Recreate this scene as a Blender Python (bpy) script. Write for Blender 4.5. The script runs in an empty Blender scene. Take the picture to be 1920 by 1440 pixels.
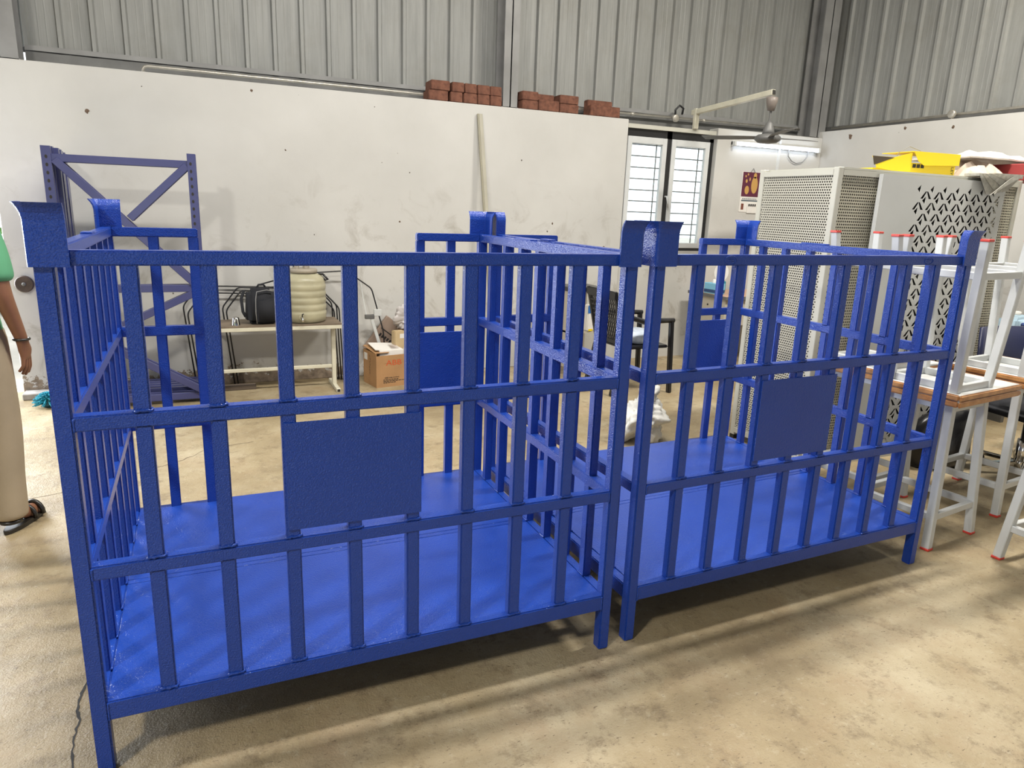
import bpy, bmesh, math, random
from mathutils import Vector, Matrix
random.seed(7)
S = bpy.context.scene
COL = S.collection

# ------------------------------------------------------------------ camera
cam_d = bpy.data.cameras.new('camera'); cam = bpy.data.objects.new('camera', cam_d); COL.objects.link(cam)
cam_d.sensor_width = 36.0; cam_d.lens = 1316.69 * 36.0 / 1920.0; cam_d.clip_start = 0.02; cam_d.clip_end = 200
def cam_axes(yaw, pitch, roll):
    y, p, r = (math.radians(a) for a in (yaw, pitch, roll))
    fw = Vector((-math.sin(y)*math.cos(p), math.cos(y)*math.cos(p), math.sin(p)))
    rt = Vector((math.cos(y), math.sin(y), 0)); up = rt.cross(fw)
    return math.cos(r)*rt + math.sin(r)*up, -math.sin(r)*rt + math.cos(r)*up, fw
rt, up, fw = cam_axes(-24.1432, -14.1511, 2.113)
m = Matrix.Identity(4)
for i in range(3):
    m[i][0] = rt[i]; m[i][1] = up[i]; m[i][2] = -fw[i]
m.translation = Vector((0.3482, -1.9178, 1.5635))
cam.matrix_world = m
S.camera = cam

# ------------------------------------------------------------------ world, lights, exposure
S.view_settings.view_transform = 'Standard'; S.view_settings.look = 'None'
S.view_settings.gamma = 1.0; S.view_settings.use_curve_mapping = False
S.view_settings.exposure = -0.42
wd = bpy.data.worlds.new('sky'); S.world = wd; wd.use_nodes = True
bg = wd.node_tree.nodes['Background']; bg.inputs[0].default_value = (0.90, 0.95, 1.0, 1); bg.inputs[1].default_value = 2.9
def area(name, loc, aim, sx, sy, energy, color):
    d = bpy.data.lights.new(name, 'AREA'); d.shape = 'RECTANGLE'; d.size = sx; d.size_y = sy; d.energy = energy; d.color = color
    o = bpy.data.objects.new(name, d); COL.objects.link(o); o.location = loc
    o.rotation_euler = (Vector(aim)-Vector(loc)).to_track_quat('-Z', 'Y').to_euler()
    return o
# daylight through the translucent roof sheets of the shed
area('roof_skylight_front', (-2.9, -2.7, 5.05), (-2.9, -2.7, 0), 0.5, 0.6, 480, (1.0, 0.95, 0.86))
area('roof_skylight_right', (5.4, 0.7, 5.05), (5.4, 0.7, 0), 1.2, 0.3, 370, (1.0, 0.94, 0.84))
area('roof_skylight_middle', (1.7, 1.0, 5.05), (1.7, 1.0, 0), 3.0, 0.3, 400, (1.0, 0.96, 0.90))
# daylight through the open doorway at the left end of the back wall
area('doorway_daylight', (-2.2, 4.3, 1.5), (0.0, 0.8, 0.4), 1.6, 2.2, 330, (0.90, 0.94, 1.0))

# ------------------------------------------------------------------ materials
MATS = {}
def mat(name, col, rough=0.5, metal=0.0, var=0.0, vscale=6.0, bump=0.0, bscale=80.0, coat=0.0, spec=0.5, col2=None, alpha=None):
    if name in MATS: return MATS[name]
    M = bpy.data.materials.new(name); M.use_nodes = True; nt = M.node_tree; N = nt.nodes; L = nt.links
    b = N['Principled BSDF']; b.inputs['Base Color'].default_value = (*col, 1); b.inputs['Roughness'].default_value = rough
    b.inputs['Metallic'].default_value = metal; b.inputs['Specular IOR Level'].default_value = spec
    if coat: b.inputs['Coat Weight'].default_value = coat; b.inputs['Coat Roughness'].default_value = 0.12
    tc = N.new('ShaderNodeTexCoord')
    if var or col2:
        n = N.new('ShaderNodeTexNoise'); n.inputs['Scale'].default_value = vscale; n.inputs['Detail'].default_value = 6
        L.new(tc.outputs['Object'], n.inputs['Vector'])
        r = N.new('ShaderNodeValToRGB'); r.color_ramp.elements[0].position = 0.35; r.color_ramp.elements[1].position = 0.68
        c2 = col2 if col2 else tuple(max(0, c*(1-var)) for c in col)
        r.color_ramp.elements[0].color = (*c2, 1); r.color_ramp.elements[1].color = (*col, 1)
        L.new(n.outputs['Fac'], r.inputs['Fac']); L.new(r.outputs['Color'], b.inputs['Base Color'])
    if bump:
        n2 = N.new('ShaderNodeTexNoise'); n2.inputs['Scale'].default_value = bscale; n2.inputs['Detail'].default_value = 3
        L.new(tc.outputs['Object'], n2.inputs['Vector'])
        bp = N.new('ShaderNodeBump'); bp.inputs['Strength'].default_value = bump; bp.inputs['Distance'].default_value = 0.002
        L.new(n2.outputs['Fac'], bp.inputs['Height']); L.new(bp.outputs['Normal'], b.inputs['Normal'])
        if coat: L.new(bp.outputs['Normal'], b.inputs['Coat Normal'])
    MATS[name] = M
    return M
def ramp_node(N, stops):
    r = N.new('ShaderNodeValToRGB'); e = r.color_ramp.elements
    while len(e) < len(stops): e.new(0.5)
    for k, (p, c) in enumerate(stops): e[k].position = p; e[k].color = (*c, 1) if len(c) == 3 else c
    return r
def mixc(nt, fac, a, b, mode='MIX'):
    n = nt.nodes.new('ShaderNodeMix'); n.data_type = 'RGBA'; n.blend_type = mode
    for sock, v in ((n.inputs[0], fac), (n.inputs[6], a), (n.inputs[7], b)):
        if hasattr(v, 'is_linked'): nt.links.new(v, sock)
        elif isinstance(v, (int, float)): sock.default_value = v
        else: sock.default_value = (*v, 1)
    return n.outputs[2]
def mathn(nt, op, a, b=None, clamp=False):
    n = nt.nodes.new('ShaderNodeMath'); n.operation = op; n.use_clamp = clamp
    for k, v in enumerate((a, b)):
        if v is None: continue
        if hasattr(v, 'is_linked'): nt.links.new(v, n.inputs[k])
        else: n.inputs[k].default_value = v
    return n.outputs[0]
def noise(nt, vec, scale, detail=5, rough=0.55, dist=0.0):
    n = nt.nodes.new('ShaderNodeTexNoise'); n.inputs['Scale'].default_value = scale; n.inputs['Detail'].default_value = detail
    n.inputs['Roughness'].default_value = rough; n.inputs['Distortion'].default_value = dist
    nt.links.new(vec, n.inputs['Vector']); return n.outputs['Fac']
def ramp(nt, fac, stops):
    r = ramp_node(nt.nodes, stops); nt.links.new(fac, r.inputs['Fac']); return r.outputs['Color']
def bumpn(nt, h, strength, dist):
    b = nt.nodes.new('ShaderNodeBump'); b.inputs['Strength'].default_value = strength; b.inputs['Distance'].default_value = dist
    nt.links.new(h, b.inputs['Height']); return b.outputs['Normal']

def concrete_mat():
    M = bpy.data.materials.new('worn_concrete'); M.use_nodes = True; nt = M.node_tree; L = nt.links
    b = nt.nodes['Principled BSDF']; v = nt.nodes.new('ShaderNodeTexCoord').outputs['Object']
    c = ramp(nt, noise(nt, v, 1.1, 10, 0.62), [(0.30, (0.20, 0.148, 0.080)), (0.48, (0.325, 0.258, 0.152)), (0.68, (0.45, 0.385, 0.262))])
    c = mixc(nt, ramp(nt, noise(nt, v, 2.3, 9, 0.7), [(0.50, (0, 0, 0)), (0.72, (0.6, 0.6, 0.6))]), c, (0.30, 0.205, 0.115))
    c = mixc(nt, ramp(nt, noise(nt, v, 7, 10, 0.78), [(0.52, (0, 0, 0)), (0.66, (0.8, 0.8, 0.8))]), c, (0.165, 0.122, 0.07))
    c = mixc(nt, ramp(nt, noise(nt, v, 22, 8, 0.8), [(0.56, (0, 0, 0)), (0.70, (0.6, 0.6, 0.6))]), c, (0.50, 0.45, 0.335))
    mp = nt.nodes.new('ShaderNodeMapping'); mp.inputs['Rotation'].default_value = (0, 0, 0.6); mp.inputs['Scale'].default_value = (1, 2.6, 1); L.new(v, mp.inputs[0])
    c = mixc(nt, ramp(nt, noise(nt, mp.outputs[0], 38, 5, 0.75), [(0.60, (0, 0, 0)), (0.65, (0.85, 0.85, 0.85))]), c, (0.11, 0.075, 0.042))
    L.new(c, b.inputs['Base Color'])
    r = ramp(nt, noise(nt, v, 3.0, 6, 0.6), [(0.3, (0.36, 0.36, 0.36)), (0.7, (0.60, 0.60, 0.60))])
    L.new(r, b.inputs['Roughness'])
    h = mathn(nt, 'ADD', noise(nt, v, 14, 8, 0.65), mathn(nt, 'MULTIPLY', noise(nt, v, 150, 4, 0.6), 0.35))
    L.new(bumpn(nt, h, 0.5, 0.016), b.inputs['Normal'])
    b.inputs['Specular IOR Level'].default_value = 0.4
    return M
def plaster_mat():
    M = bpy.data.materials.new('white_plaster'); M.use_nodes = True; nt = M.node_tree; L = nt.links
    b = nt.nodes['Principled BSDF']; tc = nt.nodes.new('ShaderNodeTexCoord'); v = tc.outputs['Object']
    sp = nt.nodes.new('ShaderNodeSeparateXYZ'); L.new(v, sp.inputs[0]); z = sp.outputs['Z']
    c = ramp(nt, noise(nt, v, 1.3, 5), [(0.3, (0.485, 0.48, 0.455)), (0.7, (0.56, 0.555, 0.53))])
    # hand smudges between knee and head height
    zm = mathn(nt, 'MULTIPLY', mathn(nt, 'SUBTRACT', 1.95, z, True), 0.9, True)
    sm = mathn(nt, 'MULTIPLY', ramp(nt, noise(nt, v, 3.4, 8, 0.7, 0.8), [(0.54, (0, 0, 0)), (0.76, (1, 1, 1))]), zm)
    c = mixc(nt, mathn(nt, 'MULTIPLY', sm, 1.0, True), c, (0.25, 0.22, 0.18))
    # specks and chips
    vo = nt.nodes.new('ShaderNodeTexVoronoi'); vo.inputs['Scale'].default_value = 7.0; L.new(v, vo.inputs['Vector'])
    sz = mathn(nt, 'MULTIPLY', ramp(nt, noise(nt, v, 2.1, 3), [(0.42, (0, 0, 0)), (0.72, (1, 1, 1))]), 0.105)
    wv = mathn(nt, 'ADD', vo.outputs['Distance'], mathn(nt, 'MULTIPLY', noise(nt, v, 70, 2), 0.05))
    c = mixc(nt, mathn(nt, 'LESS_THAN', wv, sz), c, (0.10, 0.085, 0.07))
    # flaking strip at the foot of the wall
    low = mathn(nt, 'MULTIPLY', mathn(nt, 'MULTIPLY', mathn(nt, 'SUBTRACT', 0.26, z, True), 4.0, True), mathn(nt, 'SUBTRACT', 2.2, sp.outputs['X'], True))
    fl = mathn(nt, 'GREATER_THAN', mathn(nt, 'ADD', mathn(nt, 'MULTIPLY', low, 0.42), noise(nt, v, 11, 7, 0.7)), 0.74)
    c = mixc(nt, fl, c, ramp(nt, noise(nt, v, 20, 5), [(0.3, (0.13, 0.10, 0.075)), (0.7, (0.34, 0.27, 0.20))]))
    L.new(c, b.inputs['Base Color']); b.inputs['Roughness'].default_value = 0.75
    h = mathn(nt, 'SUBTRACT', noise(nt, v, 9, 6, 0.6), mathn(nt, 'MULTIPLY', fl, 0.5))
    L.new(bumpn(nt, h, 0.25, 0.006), b.inputs['Normal'])
    return M
def cladding_mat():
    M = bpy.data.materials.new('grey_steel_cladding'); M.use_nodes = True; nt = M.node_tree; L = nt.links
    b = nt.nodes['Principled BSDF']; v = nt.nodes.new('ShaderNodeTexCoord').outputs['Object']
    mp = nt.nodes.new('ShaderNodeMapping'); mp.inputs['Scale'].default_value = (14, 14, 0.8); L.new(v, mp.inputs[0])
    c = ramp(nt, noise(nt, mp.outputs[0], 1.6, 8, 0.7), [(0.3, (0.205, 0.21, 0.20)), (0.7, (0.305, 0.31, 0.295))])
    c = mixc(nt, ramp(nt, noise(nt, v, 2.5, 7, 0.7), [(0.5, (0, 0, 0)), (0.8, (0.6, 0.6, 0.6))]), c, (0.20, 0.195, 0.17))
    L.new(c, b.inputs['Base Color']); b.inputs['Roughness'].default_value = 0.5; b.inputs['Metallic'].default_value = 0.15
    return M
def blue_mat(name, base, peel, sheen_rough):
    M = bpy.data.materials.new(name); M.use_nodes = True; nt = M.node_tree; L = nt.links
    b = nt.nodes['Principled BSDF']; v = nt.nodes.new('ShaderNodeTexCoord').outputs['Object']
    c = mixc(nt, noise(nt, v, 5, 4), tuple(x*0.86 for x in base), tuple(min(1, x*1.10) for x in base))
    L.new(c, b.inputs['Base Color']); b.inputs['Roughness'].default_value = sheen_rough
    b.inputs['Specular IOR Level'].default_value = 0.12
    b.inputs['Coat Weight'].default_value = 0.6; b.inputs['Coat Roughness'].default_value = 0.05
    n = bumpn(nt, noise(nt, v, 250, 1, 0.4), peel, 0.0028)
    L.new(n, b.inputs['Normal']); L.new(n, b.inputs['Coat Normal'])
    return M
def hole_mat(name, col, pitch, radius, square=False, rough=0.45):
    """sheet steel with real see-through perforations laid out on the sheet's own plane (object X and Z, or Y and Z)"""
    M = bpy.data.materials.new(name); M.use_nodes = True; nt = M.node_tree; L = nt.links
    b = nt.nodes['Principled BSDF']; b.inputs['Base Color'].default_value = (*col, 1); b.inputs['Roughness'].default_value = rough
    v = nt.nodes.new('ShaderNodeTexCoord').outputs['Object']; sp = nt.nodes.new('ShaderNodeSeparateXYZ'); L.new(v, sp.inputs[0])
    u = mathn(nt, 'ADD', sp.outputs['X'], sp.outputs['Y']); w = sp.outputs['Z']
    row = mathn(nt, 'FLOOR', mathn(nt, 'DIVIDE', w, pitch[1]))
    off = mathn(nt, 'MULTIPLY', mathn(nt, 'MODULO', row, 2.0), pitch[0]*0.5)
    fu = mathn(nt, 'SUBTRACT', mathn(nt, 'FRACT', mathn(nt, 'DIVIDE', mathn(nt, 'ADD', u, off), pitch[0])), 0.5)
    fw_ = mathn(nt, 'SUBTRACT', mathn(nt, 'FRACT', mathn(nt, 'DIVIDE', w, pitch[1])), 0.5)
    if square:
        a = mathn(nt, 'LESS_THAN', mathn(nt, 'ABSOLUTE', fu), radius[0]); c = mathn(nt, 'LESS_THAN', mathn(nt, 'ABSOLUTE', fw_), radius[1])
        hole = mathn(nt, 'MULTIPLY', a, c)
    else:
        d = mathn(nt, 'ADD', mathn(nt, 'MULTIPLY', fu, fu), mathn(nt, 'MULTIPLY', fw_, fw_)); hole = mathn(nt, 'LESS_THAN', d, radius[0]*radius[0])
    L.new(mathn(nt, 'SUBTRACT', 1.0, hole), b.inputs['Alpha'])
    return M
def emit_mat(name, col, strength):
    M = bpy.data.materials.new(name); M.use_nodes = True; b = M.node_tree.nodes['Principled BSDF']
    b.inputs['Base Color'].default_value = (*col, 1); b.inputs['Emission Color'].default_value = (*col, 1); b.inputs['Emission Strength'].default_value = strength
    return M
def glass_mat():
    M = bpy.data.materials.new('window_glass'); M.use_nodes = True; nt = M.node_tree; N = nt.nodes; L = nt.links
    N.remove(N['Principled BSDF']); g = N.new('ShaderNodeBsdfGlossy'); g.inputs['Roughness'].default_value = 0.05
    t = N.new('ShaderNodeBsdfTransparent'); t.inputs[0].default_value = (0.94, 0.97, 0.97, 1)
    mx = N.new('ShaderNodeMixShader'); mx.inputs[0].default_value = 0.06
    L.new(t.outputs[0], mx.inputs[1]); L.new(g.outputs[0], mx.inputs[2]); L.new(mx.outputs[0], N['Material Output'].inputs[0])
    return M

CONC = concrete_mat(); PLAS = plaster_mat(); CLAD = cladding_mat(); GLASS = glass_mat()
BLUE = blue_mat('royal_blue_enamel', (0.012, 0.052, 0.325), 0.8, 0.36)
RACK = blue_mat('slate_blue_powder_coat', (0.060, 0.066, 0.175), 0.15, 0.45)
STEELG = mat('galvanised_steel', (0.55, 0.52, 0.46), 0.38, 0.7, 0.25, 12)
DKSTEEL = mat('dark_grey_steel', (0.16, 0.16, 0.155), 0.5, 0.2, 0.3, 5)
GREYCOL = mat('grey_column_paint', (0.27, 0.27, 0.265), 0.5, 0.1, 0.25, 4)
CREAM = mat('cream_steel_paint', (0.66, 0.63, 0.50), 0.45, 0, 0.15, 9)
OFFW = mat('off_white_steel_paint', (0.52, 0.515, 0.45), 0.4, 0, 0.06, 5)
GREYP = mat('pale_grey_sheet', (0.56, 0.575, 0.565), 0.42, 0, 0.08, 3)
WHITE = mat('white_steel_paint', (0.62, 0.64, 0.64), 0.35, 0, 0.10, 7, 0.05, 150)
LAMIN = mat('white_laminate', (0.64, 0.65, 0.64), 0.3, 0, 0.05, 4)
WOOD = mat('honey_wood_lipping', (0.60, 0.31, 0.115), 0.35, 0, 0, 22, 0.05, 60, 0.3, 0.5, (0.42, 0.18, 0.055))
RED = mat('red_plastic', (0.62, 0.05, 0.035), 0.4)
BLACK = mat('black_steel', (0.012, 0.012, 0.013), 0.35)
BPLAS = mat('black_plastic', (0.014, 0.014, 0.016), 0.3)
BFAB = mat('black_fabric', (0.010, 0.011, 0.015), 0.85, 0, 0, 8, 0.5, 300)
PIPING = mat('grey_piping', (0.22, 0.22, 0.22), 0.6)
NAVY = mat('navy_plastic', (0.014, 0.018, 0.055), 0.4, 0, 0.2, 5)
DRUM = mat('yellowed_plastic', (0.43, 0.40, 0.27), 0.38, 0, 0.22, 7)
CARD = mat('brown_cardboard', (0.42, 0.235, 0.105), 0.8, 0, 0.15, 7, 0.15, 60)
CARDD = mat('dull_cardboard', (0.33, 0.245, 0.19), 0.8, 0, 0.15, 6)
KRAFT = mat('tan_card', (0.55, 0.42, 0.24), 0.75, 0, 0.12, 8)
PAPER = mat('white_paper', (0.74, 0.72, 0.68), 0.7, 0, 0.06, 10)
CRUMP = mat('crumpled_brown_paper', (0.52, 0.425, 0.345), 0.75, 0, 0.2, 8, 0.4, 30)
POLY = mat('white_woven_sack', (0.70, 0.69, 0.64), 0.6, 0, 0.12, 9, 0.5, 220)
BRICK = mat('red_clay_brick', (0.20, 0.088, 0.056), 0.9, 0, 0, 26, 0.7, 90, 0, 0.3, (0.115, 0.050, 0.034))
YEL = mat('yellow_card', (0.80, 0.60, 0.015), 0.45)
CHROME = mat('bright_steel', (0.75, 0.74, 0.72), 0.12, 1.0)
BLUEL = mat('light_blue_cloth', (0.42, 0.58, 0.70), 0.7, 0, 0.2, 6)
INK = mat('black_print_and_hole_shade', (0.02, 0.018, 0.016), 0.7)  # print, a crack, and flat dark fill for shaded slots and tube ends
REDINK = mat('orange_red_print', (0.55, 0.075, 0.02), 0.7)
SKIN = mat('brown_skin', (0.235, 0.105, 0.055), 0.5, 0, 0.12, 14)
TROUS = mat('khaki_cotton', (0.33, 0.265, 0.175), 0.85, 0, 0.15, 5, 0.3, 90)
SHIRT = mat('green_cotton', (0.10, 0.33, 0.17), 0.85, 0, 0.1, 5)
HAIR = mat('black_hair', (0.008, 0.007, 0.006), 0.5)
LEATH = mat('dark_leather', (0.018, 0.016, 0.013), 0.35)
TEAL = mat('turquoise_bristle', (0.02, 0.33, 0.44), 0.6, 0, 0.5, 30)
MAROON = mat('maroon_print', (0.10, 0.012, 0.035), 0.4)
GOLD = mat('gold_print', (0.52, 0.30, 0.085), 0.4)
BEIGE = mat('beige_metal', (0.46, 0.42, 0.34), 0.4)
TAN_TOP = mat('brown_laminate', (0.50, 0.30, 0.19), 0.35)
LEAF = mat('leaf_green', (0.12, 0.30, 0.04), 0.6, 0, 0, 3, 0, 80, 0, 0.3, (0.04, 0.12, 0.015))
CABH = hole_mat('perforated_off_white_steel', (0.50, 0.485, 0.41), (0.0175, 0.0155), (0.33, 0.29), True)
CABH2 = hole_mat('perforated_cream_steel', (0.50, 0.48, 0.38), (0.0175, 0.0175), (0.33, 0.27), True)

# ------------------------------------------------------------------ mesh helpers
def B(): return bmesh.new()
def box(bm, x0, x1, y0, y1, z0, z1, M=None):
    vs = [bm.verts.new((x, y, z)) for z in (z0, z1) for y in (y0, y1) for x in (x0, x1)]
    if M is not None:
        for v in vs: v.co = M @ v.co
    for f in ((0, 2, 3, 1), (4, 5, 7, 6), (0, 1, 5, 4), (1, 3, 7, 5), (3, 2, 6, 7), (2, 0, 4, 6)):
        bm.faces.new([vs[i] for i in f])
    return vs
def bar(bm, p, q, w, h, upv=(0, 0, 1)):
    p, q = Vector(p), Vector(q); d = (q-p); ln = d.length; d.normalize(); u = Vector(upv)
    s = d.cross(u)
    if s.length < 1e-4: s = d.cross(Vector((0, 1, 0)))
    s.normalize(); u = s.cross(d)
    M = Matrix((( s.x, d.x, u.x, p.x), (s.y, d.y, u.y, p.y), (s.z, d.z, u.z, p.z), (0, 0, 0, 1)))
    return box(bm, -w/2, w/2, 0, ln, -h/2, h/2, M)
def tube(bm, pts, r, n=8, cap=True, closed=False):
    pts = [Vector(p) for p in pts]; rings = []; k = len(pts)
    prev = None
    for i, p in enumerate(pts):
        if closed: t = (pts[(i+1) % k]-pts[i-1])
        else: t = (pts[min(i+1, k-1)]-pts[max(i-1, 0)])
        t.normalize()
        if prev is None:
            a = Vector((0, 0, 1)) if abs(t.z) < 0.9 else Vector((1, 0, 0)); s = t.cross(a).normalized()
        else:
            s = (prev - t*prev.dot(t)).normalized()
        prev = s; u = t.cross(s); rr = r[i] if isinstance(r, (list, tuple)) else r
        rings.append([bm.verts.new(p + s*math.cos(2*math.pi*j/n)*rr + u*math.sin(2*math.pi*j/n)*rr) for j in range(n)])
    m_ = k if closed else k-1
    for i in range(m_):
        a, b = rings[i], rings[(i+1) % k]
        for j in range(n): bm.faces.new((a[j], a[(j+1) % n], b[(j+1) % n], b[j]))
    if cap and not closed: bm.faces.new(rings[0][::-1]); bm.faces.new(rings[-1])
def lathe(bm, prof, n=28, c=(0, 0, 0)):
    rings = []
    for r, z in prof:
        rings.append([bm.verts.new((c[0]+r*math.cos(2*math.pi*j/n), c[1]+r*math.sin(2*math.pi*j/n), c[2]+z)) for j in range(n)])
    for a, b in zip(rings, rings[1:]):
        for j in range(n): bm.faces.new((a[j], a[(j+1) % n], b[(j+1) % n], b[j]))
    bm.faces.new(rings[0][::-1]); bm.faces.new(rings[-1])
def prism(bm, poly, ax, a, b):
    """extrude a 2-D polygon along axis ax from a to b; the other two axes are in cyclic order"""
    def P(u, v, t): return {'x': (t, u, v), 'y': (u, t, v), 'z': (u, v, t)}[ax]
    A = [bm.verts.new(P(u, v, a)) for u, v in poly]; Bv = [bm.verts.new(P(u, v, b)) for u, v in poly]
    bm.faces.new(A); bm.faces.new(Bv[::-1]); n = len(poly)
    for i in range(n): bm.faces.new((A[i], Bv[i], Bv[(i+1) % n], A[(i+1) % n]))
def obj(name, bm, m_, parent=None, bevel=0, seg=2, smooth=False, sub=0):
    if bevel: bmesh.ops.bevel(bm, geom=bm.edges[:], offset=bevel, segments=seg, affect='EDGES', clamp_overlap=True)
    bmesh.ops.recalc_face_normals(bm, faces=bm.faces[:])
    me = bpy.data.meshes.new(name); bm.to_mesh(me); bm.free()
    if smooth:
        for p in me.polygons: p.use_smooth = True
    me.materials.append(m_)
    o = bpy.data.objects.new(name, me); COL.objects.link(o)
    if parent: o.parent = parent
    if sub:
        s = o.modifiers.new('subdivision', 'SUBSURF'); s.levels = sub; s.render_levels = sub
    return o
def bx(name, dims, m_, parent=None, bevel=0.0, seg=2):
    bm = B(); box(bm, *dims); return obj(name, bm, m_, parent, bevel, seg)
def tag(o, label, cat, group=None):
    o['label'] = label; o['category'] = cat
    if group: o['group'] = group
    return o
def thing(name, label, cat, loc=(0, 0, 0), rz=0.0, group=None):
    o = bpy.data.objects.new(name, None); o.empty_display_size = 0.1; COL.objects.link(o)
    o.location = loc; o.rotation_euler = (0, 0, rz); return tag(o, label, cat, group)
def struct(o): o['kind'] = 'structure'; return o
def stuff(o): o['kind'] = 'stuff'; return o
def copy_of(o, parent, loc=None):
    c = o.copy(); COL.objects.link(c); c.parent = parent
    if loc is not None: c.location = loc
    return c
def dup(root, loc, rz, label, group=None, rot=None):
    r = root.copy(); COL.objects.link(r); r.location = loc; r.rotation_euler = rot if rot else (0, 0, rz); r['label'] = label
    if group: r['group'] = group
    for ch in list(root.children):
        c = ch.copy(); COL.objects.link(c); c.parent = r
        for g in list(ch.children):
            d = g.copy(); COL.objects.link(d); d.parent = c
    return r
def text_mesh(name, s, size, m_, M, parent=None, ext=0.0004, space=1.0):
    cu = bpy.data.curves.new(name, 'FONT'); cu.body = s; cu.size = size; cu.extrude = ext; cu.space_character = space
    cu.align_x = 'CENTER'; cu.align_y = 'CENTER'
    t = bpy.data.objects.new(name, cu); COL.objects.link(t)
    me = bpy.data.meshes.new_from_object(t.evaluated_get(bpy.context.evaluated_depsgraph_get())); bpy.data.objects.remove(t)
    me.materials.clear(); me.materials.append(m_); me.transform(M)
    o = bpy.data.objects.new(name, me); COL.objects.link(o)
    if parent: o.parent = parent
    return o

# ------------------------------------------------------------------ the shed: floor, walls, cladding, roof
YB = 4.40
floor = struct(bx('floor', (-6.0, 7.2, -7.0, 4.56, -0.10, 0.0), CONC))
bm = B()
def ribbon(bm, pts, w, z=0.0012):
    prev = None
    for i, (x, y) in enumerate(pts):
        a = Vector(pts[max(i-1, 0)]); b = Vector(pts[min(i+1, len(pts)-1)]); t = (b-a).normalized(); nrm = Vector((-t.y, t.x))
        ww = w*random.uniform(0.4, 1.2)
        cur = (bm.verts.new((x+nrm.x*ww, y+nrm.y*ww, z)), bm.verts.new((x-nrm.x*ww, y-nrm.y*ww, z)))
        if prev: bm.faces.new((prev[0], prev[1], cur[1], cur[0]))
        prev = cur
def jag(pts, n, amp):
    out = []
    for (a, b) in zip(pts, pts[1:]):
        for k in range(n):
            t = k/n; out.append((a[0]+(b[0]-a[0])*t+random.uniform(-amp, amp), a[1]+(b[1]-a[1])*t+random.uniform(-amp, amp)))
    return out + [pts[-1]]
ribbon(bm, jag([(-0.05, 0.52), (-0.08, 0.433), (-0.095, 0.343), (-0.077, 0.261), (-0.082, 0.168), (-0.072, 0.057), (-0.09, -0.1)], 5, 0.004), 0.0042)
obj('floor_crack', bm, INK, floor)
bm = B(); ribbon(bm, jag([(-0.75, 2.10), (-0.3, 2.26), (-0.045, 2.391), (0.057, 2.474), (0.185, 2.555), (0.315, 2.706), (0.6, 2.78)], 6, 0.008), 0.0022)
obj('floor_crack', bm, mat('crack_brown', (0.12, 0.085, 0.05), 0.9), floor)  # dark brown ribbon laid on the floor for the crack

wall_back = struct(bx('wall_back', (-0.96, 4.345, YB, YB+0.15, 0, 2.447), PLAS, None, 0.004, 1))
wall_corner = struct(bx('wall_back_corner', (5.46, 6.94, YB, YB+0.15, 0, 2.445), PLAS, None, 0.004, 1))
wall_sill = struct(bx('wall_back_sill', (4.346, 5.459, YB+0.05, YB+0.15, 0, 1.165), PLAS))
wall_right = struct(bx('wall_right', (6.94, 7.09, -6.9, YB+0.15, 0, 2.515), PLAS))
wall_left = struct(bx('wall_left', (-6.0, -5.85, -7.0, 4.5, 0, 5.2), CLAD))  # unseen; added to hold back light from the left
# unseen front wall, added to cut daylight from behind, with two open shutters
wall_front_left = struct(bx('wall_front_left', (-5.85, -2.6, -7.0, -6.85, 0, 2.3), CLAD))
wall_front = struct(bx('wall_front', (1.0, 5.6, -7.0, -6.85, 0, 2.3), CLAD))
wall_front_top = struct(bx('wall_front_upper', (-5.85, 6.94, -7.0, -6.85, 2.3, 5.2), CLAD))
trim1 = struct(bx('trim_1', (4.346, 5.46, YB+0.03, YB+0.10, 2.375, 2.415), OFFW))
# flashing and girts over the masonry
trim2 = struct(bx('trim_2', (-0.72, 7.05, 4.66, 4.675, 2.555, 2.590), GREYCOL))
trim3 = struct(bx('trim_3', (-0.72, 7.05, 4.665, 4.74, 2.40, 2.545), DKSTEEL))
trim4 = struct(bx('trim_4', (7.095, 7.17, -6.9, 4.66, 2.40, 2.585), DKSTEEL))
def clad_profile(w, rib_first, n):
    pts = [(0.0, 0.0)]
    for k in range(n):
        c = rib_first + k*0.2195
        pts += [(c-0.024, 0), (c-0.013, 0.030), (c+0.013, 0.030), (c+0.024, 0)]
        if k < n-1:
            for q in (0.085, 0.135): pts += [(c+q-0.005, 0), (c+q, 0.0012), (c+q+0.005, 0)]
    pts.append((w, 0.0)); return pts
def clad_sheet(z0, z1, w, rib_first, n, flip):
    bm = B(); pr = clad_profile(w, rib_first, n)
    lo = [bm.verts.new((u, flip*v, z0)) for u, v in pr]; hi = [bm.verts.new((u, flip*v, z1)) for u, v in pr]
    for i in range(len(pr)-1): bm.faces.new((lo[i], lo[i+1], hi[i+1], hi[i]))
    return bm
PITCH = 0.2195*5
clad_back = struct(bx('wall_back_cladding', (-0.75, 7.15, 4.745, 4.76, 2.55, 5.2), DKSTEEL))
sh = None; k = 0; x = -0.77
while x < 7.0:
    if sh is None:
        sh = obj('cladding_sheet', clad_sheet(2.58, 5.2, PITCH+0.004, 0.0595, 5, -1), CLAD, clad_back); sh.location = (x, 4.715, 0)
    else: copy_of(sh, clad_back, (x, 4.715 + 0.002*(k % 2), 0))
    x += PITCH; k += 1
clad_right = struct(bx('wall_right_cladding', (7.185, 7.20, -6.9, 4.74, 2.55, 5.2), DKSTEEL))
y = 4.70; k = 0
while y > -6.5:
    c = copy_of(sh, clad_right, (7.155 + 0.002*(k % 2), y, 0)); c.rotation_euler = (0, 0, -math.pi/2); y -= PITCH; k += 1
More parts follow.
